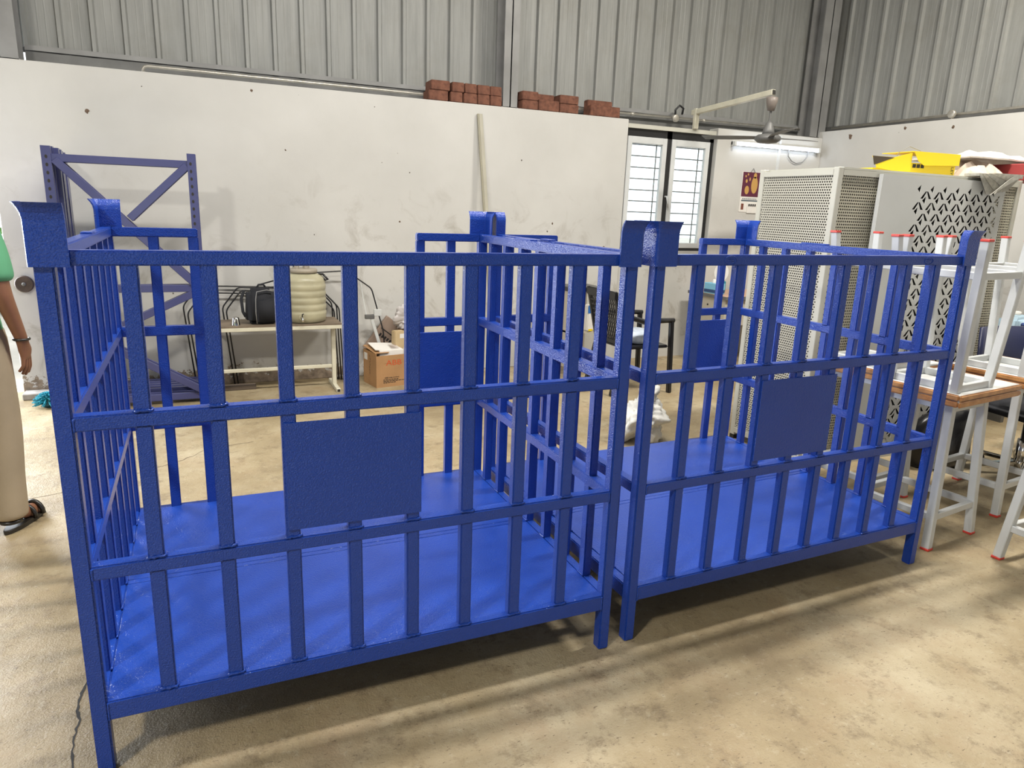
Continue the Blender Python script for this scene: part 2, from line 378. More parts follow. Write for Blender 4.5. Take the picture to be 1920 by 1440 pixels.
# unseen solid roof, keeping the sky's light out; skylight lamps hang below
roof = struct(bx('ceiling', (-6.0, 7.2, -7.0, 4.76, 5.2, 5.24), CLAD))
lintel_sheet = struct(bx('wall_back_door_cladding', (-6.0, -0.76, 4.70, 4.74, 3.3, 5.2), CLAD))  # unseen; added to limit the light coming in over the doorway
# columns
def column(name, x0, x1, y0, y1, z0, label):
    o = thing(name, label, 'column', ((x0+x1)/2, (y0+y1)/2, z0)); w, d = (x1-x0)/2, (y1-y0)/2; h = 5.2-z0
    bx('web', (-0.006, 0.006, -d, d, 0, h), GREYCOL, o)
    bx('flange', (-w, w, -d, -d+0.012, 0, h), GREYCOL, o); bx('flange', (-w, w, d-0.012, d, 0, h), GREYCOL, o)
    bx('base_plate', (-w-0.01, w+0.01, -d, d, 0, 0.012), GREYCOL, o)
    return o
column('steel_column', 3.01, 3.155, 4.46, 4.655, 2.448, 'grey steel column rising behind the wall between two brick piles')
column('steel_column', 6.80, 7.02, 4.46, 4.655, 2.447, 'dark steel column in the corner where the two clad walls meet')
column('steel_column', -0.96, -0.73, 4.46, 4.655, 2.448, 'steel column above the doorway end of the white wall')
# world outside
gnd = struct(bx('ground_outside', (-30, 30, 4.56, 40, -0.16, -0.03), mat('pale_ground', (0.62, 0.58, 0.50), 0.9, 0, 0.2, 2)))  # pale concrete ground in its own colour
def bush(name, c, r, n, label):
    o = thing(name, label, 'bush', c); bm = B()
    for _ in range(n):
        d = Vector((random.gauss(0, 1), random.gauss(0, 1), random.gauss(0, 1))).normalized()*r*random.uniform(0.55, 1.0)
        d.z = abs(d.z)*1.1 + 0.15; u = Vector((random.gauss(0, 1), random.gauss(0, 1), random.gauss(0, 1))).normalized(); s = u.cross(d).normalized()
        L_ = random.uniform(0.10, 0.20); p = d
        vs = [bm.verts.new(p), bm.verts.new(p+u*L_*0.5+s*L_*0.28), bm.verts.new(p+u*L_), bm.verts.new(p+u*L_*0.5-s*L_*0.28)]
        bm.faces.new(vs)
    stuff(obj('foliage', bm, LEAF, o))
    bm = B()
    for q in range(5):
        a = q*1.26; tube(bm, [(0, 0, 0), (0.2*r*math.cos(a), 0.2*r*math.sin(a), 0.5*r), (0.5*r*math.cos(a), 0.5*r*math.sin(a), 1.0*r)], [0.03, 0.02, 0.01], 6)
    obj('stem', bm, CARDD, o)
bush('green_bush', (-2.75, 9.6, -0.03), 1.1, 1500, 'green leafy bush seen through the doorway beside the person')

# chips knocked out of the plaster
CHIP = mat('bare_render', (0.16, 0.105, 0.07), 0.9, 0, 0.4, 60)
def chip(parent, c, r, ax):
    bm = B(); n = 9; ring = []
    for k in range(n):
        a = 2*math.pi*k/n; q = r*random.uniform(0.6, 1.2); u, w_ = q*math.cos(a), q*math.sin(a)
        ring.append((u, w_))
    vs = [bm.verts.new((c[0]+u, c[1], c[2]+w_) if ax == 'y' else (c[0], c[1]+u, c[2]+w_)) for u, w_ in ring]
    mid = bm.verts.new((c[0], c[1]-0.005, c[2]) if ax == 'y' else (c[0]-0.005, c[1], c[2]))
    for k in range(n): bm.faces.new((vs[k], vs[(k+1) % n], mid))
    obj('plaster_chip', bm, CHIP, parent)
chip(wall_back, (-0.335, YB-0.0005, 2.137), 0.020, 'y'); chip(wall_back, (0.82, YB-0.0005, 2.385), 0.012, 'y'); chip(wall_back, (2.02, YB-0.0005, 1.40), 0.010, 'y')
chip(wall_back, (3.55, YB-0.0005, 1.42), 0.011, 'y'); chip(wall_back, (4.15, YB-0.0005, 1.20), 0.012, 'y'); chip(wall_back, (1.06, YB-0.0005, 1.95), 0.007, 'y')
for yy_, zz_, rr_ in ((4.02, 2.44, 0.030), (3.36, 2.47, 0.020), (2.85, 2.44, 0.016)): chip(wall_right, (6.9395, yy_, zz_), rr_, 'x')

# ------------------------------------------------------------------ window in the back wall
win = struct(bpy.data.objects.new('window_1', None)); COL.objects.link(win); win.location = (4.346, YB+0.06, 1.165)
WW, WH = 1.113, 1.21
for d in ((0, 0.035, 0, 0.05, 0, WH), (WW-0.05, WW, 0, 0.05, 0, WH), (0.0, WW, 0, 0.05, WH-0.075, WH), (0, WW, 0, 0.05, 0, 0.03), (0.515, 0.575, 0, 0.05, 0, WH)):
    bx('outer_frame', d, BLACK, win)
for x0, x1 in ((0.035, 0.515), (0.575, WW-0.05)):
    c = bpy.data.objects.new('casement', None); COL.objects.link(c); c.parent = win
    s = 0.055
    for d in ((x0, x0+s, -0.012, 0.03, 0.03, WH-0.075), (x1-s, x1, -0.012, 0.03, 0.03, WH-0.075), (x0+s, x1-s, -0.012, 0.03, WH-0.14, WH-0.075), (x0+s, x1-s, -0.012, 0.03, 0.03, 0.085)):
        bx('casement_frame', d, WHITE, c, 0.003, 1)
    bx('pane', (x0+s, x1-s, 0.010, 0.014, 0.085, WH-0.14), GLASS, c)
    bm = B()
    for q in (0.03, 0.36): tube(bm, [(x0+0.045+q, 0.07, 0.02), (x0+0.045+q, 0.07, WH-0.09)], 0.0065, 6)
    g = obj('grille_upright', bm, DKSTEEL, win)
    gb = None
    for r in range(10):
        z = 0.055 + r*0.1125
        if gb is None:
            bm = B(); tube(bm, [(x0+0.02, 0.07, 0), (x1-0.02, 0.07, 0)], 0.0065, 6); gb = obj('grille_bar', bm, DKSTEEL, win)
        else: gb = copy_of(gb, win)
        gb.location = (0, 0, z)
bm = B(); tube(bm, [(0.535, -0.012, 0.56), (0.54, -0.045, 0.56), (0.55, -0.045, 0.52), (0.565, -0.04, 0.45)], [0.010, 0.010, 0.009, 0.007], 8)
obj('window_handle', bm, WHITE, win, smooth=True)

# ------------------------------------------------------------------ the two blue cages
W, D, PO = 1.635, 1.3455, 0.042
ZT, RT, ZM2, ZM1, R_, ZB, RB = 1.43, 0.0362, 1.0294, 0.6248, 0.0399, 0.2222, 0.0592
cage = thing('storage_cage', 'royal blue steel cage at left, nearer the doorway and the rack frames', 'cage', (0, 0, 0), 0, 'pair of blue steel storage cages')
def cp(name, dims, bevel=0.004): return bx(name, dims, BLUE, cage, bevel, 2)
for px_ in (0, W-PO):
    for py_ in (0, D-PO): cp('post', (px_, px_+PO, py_, py_+PO, 0.0, ZT), 0.005)
def guide(sx, sy):
    bm = B(); a = 0.075; t = 0.010; th = 0.006; r = 0.008
    cx, cy = (0 if sx > 0 else W), (0 if sy > 0 else D)
    plan = [(a, -t), (a*0.5, -t), (-t+r, -t), (-t+r*0.3, -t+r*0.3), (-t, -t+r), (-t, a*0.5), (-t, a)]
    nor = [(0, -1), (0, -1), (0, -1), (-0.7, -0.7), (-1, 0), (-1, 0), (-1, 0)]
    lev = [(ZT-RT-0.002, 0.0), (1.497, 0.0), (1.512, 0.003), (1.524, 0.009), (1.536, 0.018)]
    outer, inner = [], []
    for z, o_ in lev:
        outer.append([bm.verts.new((cx+sx*(p[0]+n[0]*o_), cy+sy*(p[1]+n[1]*o_), z)) for p, n in zip(plan, nor)])
        inner.append([bm.verts.new((cx+sx*(p[0]+n[0]*(o_-th)), cy+sy*(p[1]+n[1]*(o_-th)), z)) for p, n in zip(plan, nor)])
    n = len(plan)
    for k in range(len(lev)-1):
        for i in range(n-1):
            bm.faces.new((outer[k][i], outer[k][i+1], outer[k+1][i+1], outer[k+1][i])); bm.faces.new((inner[k][i], inner[k+1][i], inner[k+1][i+1], inner[k][i+1]))
        for i in (0, n-1): bm.faces.new((outer[k][i], outer[k+1][i], inner[k+1][i], inner[k][i]))
    for k in (0, len(lev)-1):
        for i in range(n-1): bm.faces.new((outer[k][i], outer[k][i+1], inner[k][i+1], inner[k][i]))
    return obj('corner_guide', bm, BLUE, cage, 0)
for sx in (1, -1):
    for sy in (1, -1): guide(sx, sy)
PB = 0.3526
RD = 0.040
for z, h, nm in ((ZT, RT, 'top_rail'), (ZM2, R_, 'middle_rail'), (ZM1, R_, 'middle_rail'), (ZB, RB, 'bottom_rail')):
    cp(nm, (PO-0.004, W-PO+0.004, 0.0005, RD, z-h, z))
    for x0 in (0.001, W-RD-0.001): cp(nm, (x0, x0+RD-0.001, PO-0.004, D-PO+0.004, z-h, z))
    if nm == 'bottom_rail': cp(nm, (PO-0.004, W-PO+0.004, D-RD, D-0.0005, z-h, z))
    else:
        cp(nm, (PO-0.004, PB-0.002, D-RD, D-0.0005, z-h, z)); cp(nm, (W-PB+0.002, W-PO+0.004, D-RD, D-0.0005, z-h, z))
fb = cp('bar', (-0.020, 0.020, 0.0045, 0.037, ZB-0.004, ZT-RT+0.004)); fb.location = (0.193, 0, 0)
for i in range(1, 8): copy_of(fb, cage, (0.193+0.1757*i, 0, 0))
sb = cp('bar', (0.0045, 0.037, -0.020, 0.020, ZB-0.004, ZT-RT+0.004)); sb.location = (0, D/8, 0)
for i in range(2, 8): copy_of(sb, cage, (0, D*i/8, 0))
for i in range(1, 8): copy_of(sb, cage, (W-0.0415, D*i/8, 0))
for x in (0.185, PB-0.0205, W-0.18, W-PB+0.0205):
    copy_of(fb, cage, (x, D-0.0415, 0))
# deck of folded sheets
bx('deck_sheet', (RD+0.001, W-RD-0.001, RD-0.014, 0.652, ZB-0.012, ZB+0.0005), BLUE, cage, 0.0015, 1)
bx('deck_strip', (RD+0.001, W-RD-0.001, 0.655, 0.681, ZB-0.012, ZB+0.0005), BLUE, cage, 0.0015, 1)
bx('deck_sheet', (RD+0.001, W-RD-0.001, 0.684, D-RD+0.014, ZB-0.012, ZB+0.0005), BLUE, cage, 0.0015, 1)
# name plates (blank)
bx('blank_plate', (0.530, 0.920, -0.0015, 0.0044, 0.650, 0.969), BLUE, cage, 0.0012, 1)
bx('blank_plate', (W-PB, W-PO+0.002, D-RD-0.004, D-RD+0.002, 0.655, 0.962), BLUE, cage, 0.0012, 1)
bx('weld_pad', (0.003, 0.037, 0.755, 0.835, ZT-0.001, ZT+0.006), BLUE, cage, 0.002, 1)
bx('weld_pad', (W-0.037, W-0.003, 0.74, 0.90, ZT-0.001, ZT+0.006), BLUE, cage, 0.002, 1)
bm = B()
for i in range(8):
    x = 0.193+0.1757*i
    for z in (ZB, ZM1, ZM2):
        pts = [(x-0.022+0.0055*k, 0.0045+random.uniform(-0.002, 0.001), z+0.002+random.uniform(-0.001, 0.002)) for k in range(9)]
        tube(bm, pts, [random.uniform(0.003, 0.0055) for _ in pts], 6)
        tube(bm, [(x+0.022, 0.006+0.006*k, z+random.uniform(0.001, 0.003)) for k in range(5)], [random.uniform(0.003, 0.005) for _ in range(5)], 6)
for i in range(1, 8):
    for x0 in (RD-0.002, W-RD+0.002):
        tube(bm, [(x0, D*i/8-0.02+0.005*k, ZB+0.002+random.uniform(-0.001, 0.002)) for k in range(9)], [random.uniform(0.003, 0.005) for _ in range(9)], 6)
for (x, y) in ((PO, 0.02), (W-PO, 0.02)):
    for z, h in ((ZT, RT), (ZM2, R_), (ZM1, R_), (ZB, RB)):
        tube(bm, [(x, 0.0015, z-h+0.005*k) for k in range(int(h/0.005)+1)], [random.uniform(0.0025, 0.0042) for _ in range(int(h/0.005)+1)], 6)
stuff(obj('weld_beads', bm, BLUE, cage, smooth=True))
c2 = dup(cage, (W+0.0764, 0.010, 0), math.radians(1.4686), 'royal blue steel cage next to the white tables, with oval stamps on its top rail', 'pair of blue steel storage cages')
for ex in (0.311, 1.350):
    bm = B(); n = 24
    tube(bm, [(0.026*math.cos(2*math.pi*k/n), 0, 0.0145*math.sin(2*math.pi*k/n)) for k in range(n)], 0.0014, 6, False, True)
    for k in range(3): tube(bm, [(-0.012+0.009*k, 0, 0.003), (-0.008+0.009*k, 0, 0.006), (-0.005+0.009*k, 0, 0.003)], 0.0011, 5)
    tube(bm, [(-0.014, 0, -0.004), (0.014, 0, -0.004)], 0.0011, 5)
    e = obj('oval_emblem', bm, BLUE, c2, smooth=True); e.location = (ex, 0.0, 1.412); e['label'] = 'raised oval maker stamp on the top rail'

# ------------------------------------------------------------------ stack of rack upright frames against the wall
rackp = thing('storage_rack', 'slate blue braced rack frame, front one of the two against the white wall', 'rack', (-0.572, 3.86, 0), 0, 'rack frames stacked against the wall')
RW, RH = 0.945, 1.85
def upright(x0, name):
    bm = B(); w, d = 0.056, 0.052
    prism(bm, [(x0, 0), (x0+w, 0), (x0+w, d), (x0+w-0.006, d), (x0+w-0.006, 0.006), (x0+0.006, 0.006), (x0+0.006, d), (x0, d)], 'z', 0.008, RH)
    u = obj(name, bm, RACK, rackp)
    bx('foot_plate', (x0-0.008, x0+w+0.008, -0.006, d+0.012, 0, 0.008), RACK, u)
    bm = B()
    for k in range(33):
        z = 0.10+k*0.0525
        lathe_c = (x0+w/2+(0.0 if x0 < 0.3 else -0.006), -0.0006, z); ring = [bm.verts.new((lathe_c[0]+0.0085*math.cos(j*math.pi/5), lathe_c[1], lathe_c[2]+0.0125*math.sin(j*math.pi/5))) for j in range(10)]
        bm.faces.new(ring)
    stuff(obj('slot_shade', bm, INK, u))  # flat dark discs paint the shade inside the punched slots
upright(0, 'upright'); upright(RW-0.056, 'upright')
def strut(name, p, q, y=0.012):
    bm = B(); bar(bm, (p[0], y+0.015, p[1]), (q[0], y+0.015, q[1]), 0.030, 0.052); return obj(name, bm, RACK, rackp, 0.003, 1)
strut('horizontal_strut', (0.05, 1.775), (RW-0.05, 1.775)); strut('horizontal_strut', (0.05, 0.885), (RW-0.05, 0.885)); strut('horizontal_strut', (0.05, 0.055), (RW-0.05, 0.055))
strut('diagonal_brace', (0.07, 1.765), (RW-0.06, 0.915), 0.0); strut('diagonal_brace', (RW-0.06, 1.765), (0.49, 1.385), 0.004)
strut('diagonal_brace', (RW-0.06, 0.855), (0.06, 0.465), 0.006); strut('diagonal_brace', (0.06, 0.605), (RW-0.06, 0.095), -0.004)
dup(rackp, (-0.568, 3.925, 0), 0, 'slate blue braced rack frame directly behind the front one against the wall')
for k, wd_ in enumerate(('first', 'second', 'third', 'fourth', 'fifth')):
    o = thing('rack_post', 'loose slate blue rack post leaning behind the rack frames, %s from the front' % wd_, 'rack post', (-0.545+0.004*(k % 2), 4.005+0.074*k, 0), 0, 'loose rack posts behind the rack frames')
    bm = B(); prism(bm, [(0, 0), (0.056, 0), (0.056, 0.05), (0.05, 0.05), (0.05, 0.006), (0.006, 0.006), (0.006, 0.05), (0, 0.05)], 'z', 0.006, 1.845-0.006*k); obj('channel', bm, RACK, o)
    bx('foot_plate', (-0.006, 0.062, -0.006, 0.056, 0, 0.006), RACK, o)
for k, wd_ in enumerate(('first', 'second', 'third', 'fourth', 'fifth')):
    o = thing('rack_beam', 'slate blue rack beam lying on the floor behind the rack frames, %s from the front' % wd_, 'rack beam', (-0.46, 3.995+0.074*k, 0), 0, 'rack beams lying behind the rack frames')
    bx('beam', (0, 0.86, 0, 0.045, 0.0, 0.10), RACK, o, 0.003, 1); bx('beam_end', (-0.012, 0.0, -0.004, 0.05, 0.0, 0.12), RACK, o)

# ------------------------------------------------------------------ bench and the things on it
be = thing('work_bench', 'low cream steel bench with T-shaped legs against the back wall', 'bench', (0.39, 3.93, 0))
bx('bench_top', (0, 1.01, 0, 0.36, 0.563, 0.576), mat('worn_brown_board', (0.22, 0.17, 0.12), 0.6, 0, 0.3, 8), be)
for d in ((0, 1.01, 0, 0.03, 0.532, 0.563), (0, 1.01, 0.33, 0.36, 0.532, 0.563), (0, 0.03, 0.03, 0.33, 0.532, 0.563), (0.98, 1.01, 0.03, 0.33, 0.532, 0.563)): bx('top_frame', d, CREAM, be, 0.002, 1)
for x0 in (0.0, 0.945):
    bx('leg', (x0, x0+0.035, 0.13, 0.165, 0.03, 0.532), CREAM, be, 0.003, 1)
    f = bx('foot_runner', (x0, x0+0.035, -0.06, 0.34, 0, 0.032), CREAM, be, 0.003, 1)
    bx('tube_end_shade', (x0+0.005, x0+0.030, -0.0606, -0.059, 0.005, 0.027), INK, f)  # dark patch paints the shaded mouth of the open tube
bx('stretcher', (0.035, 0.945, 0.135, 0.16, 0.172, 0.20), CREAM, be, 0.003, 1)
dr = thing('water_drum', 'yellowed plastic water drum with tap on the cream bench', 'water drum', (1.13, 4.115, 0.576))
bm = B(); pr = [(0.150, 0), (0.168, 0.012)]
for k in range(5):
    z = 0.05+k*0.055; pr += [(0.174, z), (0.176, z+0.018), (0.176, z+0.037), (0.169, z+0.046)]
pr += [(0.175, 0.335), (0.165, 0.362), (0.135, 0.385), (0.098, 0.398), (0.096, 0.405)]
lathe(bm, pr, 36); obj('drum_body', bm, DRUM, dr, smooth=True)
bm = B(); lathe(bm, [(0.100, 0.400), (0.112, 0.404), (0.112, 0.428), (0.104, 0.434)], 32); obj('lid', bm, mat('faded_grey_lid', (0.32, 0.28, 0.22), 0.5), dr, smooth=True)
tp = bpy.data.objects.new('tap', None); COL.objects.link(tp); tp.parent = dr; tp.location = (-0.045, -0.172, 0.055)
bm = B(); tube(bm, [(0, 0.01, 0), (0, -0.03, 0), (0, -0.045, -0.012), (0, -0.045, -0.03)], [0.011, 0.010, 0.010, 0.008], 10); obj('spout', bm, CHROME, tp, smooth=True)
bm = B(); tube(bm, [(0, -0.025, 0.008), (0, -0.025, 0.028), (0.012, -0.025, 0.032)], 0.005, 8); obj('lever', bm, BPLAS, tp, smooth=True)
bm = B(); lathe(bm, [(0.024, 0), (0.024, 0.004)], 16); w_ = obj('washer', bm, DRUM, tp); w_.rotation_euler = (math.pi/2, 0, 0); w_.location = (0, 0.004, 0)
bm = B(); tube(bm, [(0.120, -0.02, 0.388), (0.150, -0.05, 0.392), (0.185, -0.08, 0.350), (0.165, -0.07, 0.345), (0.135, -0.04, 0.372)], 0.009, 8); obj('handle', bm, BPLAS, dr, smooth=True)
def tumbler(loc, label, inverted):
    bm = B(); r = [(0.024, 0), (0.026, 0.002), (0.032, 0.062), (0.033, 0.066)]
    if inverted: r = [(0.033, 0), (0.032, 0.004), (0.026, 0.060), (0.020, 0.066)]
    lathe(bm, r, 24); o = obj('steel_tumbler', bm, CHROME, None, smooth=True); o.location = loc; tag(o, label, 'tumbler')
tumbler((0.583, 3.985, 0.576), 'upturned steel tumbler on the bench left of the black bag', True)
tumbler((1.07, 4.10, 1.010), 'steel tumbler standing on the lid of the water drum', False)
tumbler((1.155, 4.13, 1.010), 'second steel tumbler on the drum lid, nearer the wall', False)
bg_ = thing('backpack', 'black fabric backpack with grey piping on the cream bench', 'bag', (0.79, 4.055, 0.576), 0.12)
bm = B(); box(bm, -0.125, 0.115, -0.07, 0.10, 0, 0.285)
for v in bm.verts:
    if v.co.z > 0.2: v.co.x *= 0.86; v.co.y = v.co.y*0.75+0.02
obj('bag_body', bm, BFAB, bg_, 0.035, 3, True)
bm = B(); box(bm, -0.055, 0.112, -0.088, -0.05, 0.012, 0.205)
for v in bm.verts:
    if v.co.z > 0.1: v.co.y += 0.012
obj('front_pocket', bm, BFAB, bg_, 0.012, 2, True)
bm = B(); tube(bm, [(-0.060, -0.086, 0.01), (-0.066, -0.088, 0.10), (-0.060, -0.076, 0.205), (-0.048, -0.062, 0.262), (0.03, -0.058, 0.275), (0.088, -0.06, 0.262)], 0.0035, 6); obj('piping', bm, PIPING, bg_, smooth=True)
bm = B(); tube(bm, [(-0.125, 0.05, 0.26), (-0.15, 0.03, 0.2), (-0.148, 0.0, 0.1), (-0.13, -0.01, 0.06)], 0.012, 8); obj('shoulder_strap', bm, BFAB, bg_, smooth=True)
bm = B(); tube(bm, [(-0.03, 0.05, 0.275), (-0.01, 0.05, 0.305), (0.03, 0.05, 0.305), (0.05, 0.05, 0.275)], 0.008, 8); obj('grab_handle', bm, BFAB, bg_, smooth=True)

# ------------------------------------------------------------------ bent black rods leaning on the wall
def rod(pts, label, r=0.006):
    o = thing('bent_rod', label, 'steel rod', (pts[0][0], pts[0][1], 0), 0, 'bent black rods leaning against the wall')
    out = []
    P = [Vector(p) for p in pts]
    for i, p in enumerate(P):
        if 0 < i < len(P)-1:
            a = (P[i-1]-p).normalized()*0.03; b = (P[i+1]-p).normalized()*0.03
            for t in (0, 0.25, 0.5, 0.75, 1): out.append(p + a*(1-t)**2 + b*t**2)
        else: out.append(p)
    base = Vector((pts[0][0], pts[0][1], 0)); bm = B(); tube(bm, [q-base for q in out], r, 8); obj('rod', bm, BLACK, o, smooth=True)
    bm = B()
    for e in (out[0], out[-1]): lathe(bm, [(r*1.6, 0), (r*1.6, 0.012)], 10, (e.x-base.x, e.y-base.y, e.z-base.z-0.006))
    obj('end_ferrule', bm, BLACK, o)
def yy(z): return 4.275 + 0.055*z
def hoop(x0, x1, dz, dy, label):
    pts = [(x0+0.06, 0.012), (x0, 0.65+dz), (x0+0.125, 0.812+dz), (x1-0.125, 0.785+dz), (x1, 0.65+dz), (x1+0.022, 0.012)]
    rod([(x, yy(z)+dy, z) for x, z in pts], label)
hoop(0.527, 1.448, 0, 0.0, 'black bent rod hoop nearest the bench, its right shoulder beside the drum')
hoop(0.500, 1.430, 0.022, 0.018, 'black bent rod hoop just behind the nearest one by the drum')
hoop(0.235, 1.410, -0.02, 0.036, 'black bent rod hoop reaching left behind the rack frames')
hoop(0.205, 1.395, 0.035, 0.050, 'rearmost black bent rod hoop behind the rack frames and bag')
rod([(x, yy(z)-0.01, z) for x, z in ((0.80, 0.86), (1.138, 0.950), (1.52, 0.971), (1.737, 0.816), (1.834, 0.434), (1.86, 0.012))], 'long black rod arching from the drum over towards the cardboard box')
pl = bx('timber_offcut', (0.36, 0.72, 4.16, 4.25, 0.0, 0.035), mat('dark_timber', (0.10, 0.075, 0.055), 0.8), None, 0.004, 1); tag(pl, 'dark timber offcut lying on the floor under the bench', 'timber')

# ------------------------------------------------------------------ cardboard box and clutter beside it
cb = thing('cardboard_box', 'open brown cardboard box with red letters, on the floor by the wall', 'box', (1.683, 3.92, 0), math.radians(11))
BWX, BWY, BH = 0.36, 0.275, 0.30
for nm, d in (('front_side', (0, BWX, 0, 0.005, 0, BH-0.02)), ('back_side', (0, BWX, BWY-0.005, BWY, 0, BH)), ('left_side', (0, 0.005, 0.005, BWY-0.005, 0, BH)), ('right_side', (BWX-0.005, BWX, 0.005, BWY-0.005, 0, BH)), ('bottom', (0.005, BWX-0.005, 0.005, BWY-0.005, 0, 0.006))):
    bx(nm, d, CARD, cb)
bm = B(); box(bm, 0.0, 0.13, 0, 0.004, 0, BWY*0.95); fl = obj('flap', bm, CARD, cb); fl.rotation_euler = (math.radians(-90), 0, math.radians(0)); fl.location = (0.0, 0.02, BH+0.003); fl.rotation_euler = (math.radians(-84), 0, 0)
FR = Matrix.Rotation(math.pi/2, 4, 'X')
tx = text_mesh('printed_letters', 'ABB', 0.072, REDINK, Matrix.Translation((0.165, -0.0006, 0.212)) @ FR @ Matrix.Diagonal((1.15, 0.9, 1, 1)), cb, 0.0003, 1.0)
bm = B()   # the letters are cut into stencil blocks by thin board-coloured lines
box(bm, 0.07, 0.26, -0.0016, -0.0010, 0.2112, 0.2122)
for x in (0.165, 0.222): box(bm, x-0.0006, x+0.0006, -0.0016, -0.0010, 0.18, 0.245)
obj('stencil_breaks', bm, CARD, cb)
text_mesh('printed_address', 'ABB India Limited', 0.019, INK, Matrix.Translation((0.145, -0.0006, 0.082)) @ FR, cb, 0.0003)
bm = B()
for r, n in enumerate((7, 8, 6)):
    x = 0.065
    for k in range(n):
        w_ = random.uniform(0.010, 0.026); box(bm, x, x+w_, -0.0012, -0.0002, 0.062-0.013*r, 0.068-0.013*r); x += w_+0.005
obj('printed_small_lines', bm, INK, cb)
bm = B()
for k in range(7): bar(bm, (-0.0008, 0.13+random.uniform(-0.012, 0.012), 0.10+0.025*k), (-0.0008, 0.14+random.uniform(-0.015, 0.015), 0.118+0.025*k), 0.003, 0.001)
obj('pen_marks', bm, INK, cb)
bx('shipping_label', (-0.0015, 0.0, 0.19, 0.255, 0.215, 0.275), PAPER, cb)
wb = thing('white_carton', 'small white printed carton lying in the open cardboard box', 'carton', (1.74, 4.00, 0.235), math.radians(6))
bx('carton_body', (-0.02, 0.20, -0.03, 0.145, -0.228, 0.085), PAPER, wb, 0.003, 1)
bm = B(); box(bm, -0.055, 0.19, -0.025, 0.19, 0, 0.004); o = obj('open_lid', bm, PAPER, wb); o.location = (0, 0.0, 0.088); o.rotation_euler = (math.radians(7), math.radians(4), 0)
bm = B()
for k in range(6): box(bm, 0.10, 0.17, 0.0, 0.008, 0.0942+0.001, 0.0952+0.001, Matrix.Translation((0, 0.018*k, 0.0022*k)))
obj('printed_lines', bm, mat('faded_print', (0.32, 0.24, 0.2), 0.7), wb)
bm = B(); box(bm, 0.202-0.0015, 0.2012, 0.02, 0.10, 0.015, 0.06); obj('side_print', bm, INK, wb)
kp = thing('kraft_packet', 'tan packet with a label wedged beside the leaning carton', 'packet', (1.945, 4.16, 0.33), 0.19)
bx('packet', (-0.055, 0.045, -0.03, 0.04, -0.322, 0.125), KRAFT, kp, 0.006, 2); bx('packet_label', (-0.005, 0.042, -0.0312, -0.0295, 0.06, 0.10), PAPER, kp)
def lump(name, c, s, m_, seed, parent=None, amp=0.25, sub=3, flat=True):
    bm = B(); bmesh.ops.create_icosphere(bm, subdivisions=sub, radius=1.0); rnd = random.Random(seed)
    ph = [(Vector((rnd.gauss(0, 1), rnd.gauss(0, 1), rnd.gauss(0, 1))).normalized(), rnd.uniform(2, 6), rnd.uniform(0, 6)) for _ in range(9)]
    for v in bm.verts:
        d = v.co.normalized(); k = sum(math.sin(f*d.dot(a)+p) for a, f, p in ph)/9
        v.co = d*(1+amp*k*1.8); v.co.x *= s[0]; v.co.y *= s[1]; v.co.z *= s[2]
        if flat and v.co.z < -s[2]*0.62: v.co.z = -s[2]*0.62
        v.co.z += s[2]*0.62
    o = obj(name, bm, m_, parent, smooth=True); o.location = c; return o
tag(lump('plastic_bag', (1.975, 4.02, 0.007), (0.045, 0.05, 0.20), mat('milky_plastic', (0.60, 0.56, 0.52), 0.35), 4), 'milky plastic bag stuffed into the right end of the open box', 'bag')
lc = thing('leaning_carton', 'flattened dull brown carton leaning on the wall behind the open box', 'carton', (1.80, 4.325, 0.20), 0)
bm = B(); box(bm, -0.15, 0.30, 0, 0.05, 0.0, 0.36); o = obj('folded_panel', bm, CARDD, lc, 0.004, 1); o.rotation_euler = (0, math.radians(38), 0); o.location = (-0.02, 0, -0.013)
bm = B()
for k in range(5): box(bm, -0.11+0.028*k, -0.092+0.028*k, -0.0012, 0, 0.17, 0.20)
box(bm, -0.13, 0.05, -0.0012, 0, 0.235, 0.245)
o2 = obj('printed_strokes', bm, INK, o)
# support post hidden under the bag: second carton standing behind
bx_ = bx('standing_carton', (1.96, 2.12, 4.268, 4.322, 0.0, 0.46), CARDD, None, 0.004, 1); tag(bx_, 'plain brown carton standing upright behind the open box', 'carton')
br = thing('steel_bracket', 'pale grey steel bracket arm leaning on the wall left of the carton', 'bracket', (1.88, 4.243, 0.0))
bm = B(); bar(bm, (0.0, 0.0, 0.0), (-0.155, 0.03, 0.56), 0.028, 0.028); obj('arm', bm, GREYP, br, 0.003, 1)
bm = B(); box(bm, -0.215, -0.13, 0.010, 0.040, 0.55, 0.59); obj('clamp', bm, DKSTEEL, br, 0.004, 1)
bm = B(); box(bm, -0.135, -0.065, 0.010, 0.034, 0.575, 0.635); obj('clamp_plate', bm, GREYP, br, 0.003, 1)
bm = B(); tube(bm, [(-0.20, 0.03, 0.585), (-0.215, 0.08, 0.72), (-0.225, 0.14, 0.88)], 0.004, 6); obj('thin_rod', bm, GREYP, br)
st = thing('long_channel', 'long cream metal channel leaning upright against the white wall', 'channel', (2.885, 4.14, 0))
bm = B(); q0, q1 = Vector((0, 0, 0)), Vector((-0.135, 0.24, 2.365))
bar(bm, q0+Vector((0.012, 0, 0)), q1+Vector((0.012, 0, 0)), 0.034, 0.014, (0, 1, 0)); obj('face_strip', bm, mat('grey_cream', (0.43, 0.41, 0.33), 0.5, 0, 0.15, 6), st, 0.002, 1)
bm = B(); bar(bm, q0+Vector((-0.013, 0.002, 0)), q1+Vector((-0.013, 0.002, 0)), 0.014, 0.022, (0, 1, 0)); obj('side_lip', bm, mat('dull_cream', (0.30, 0.28, 0.21), 0.5), st, 0.002, 1)

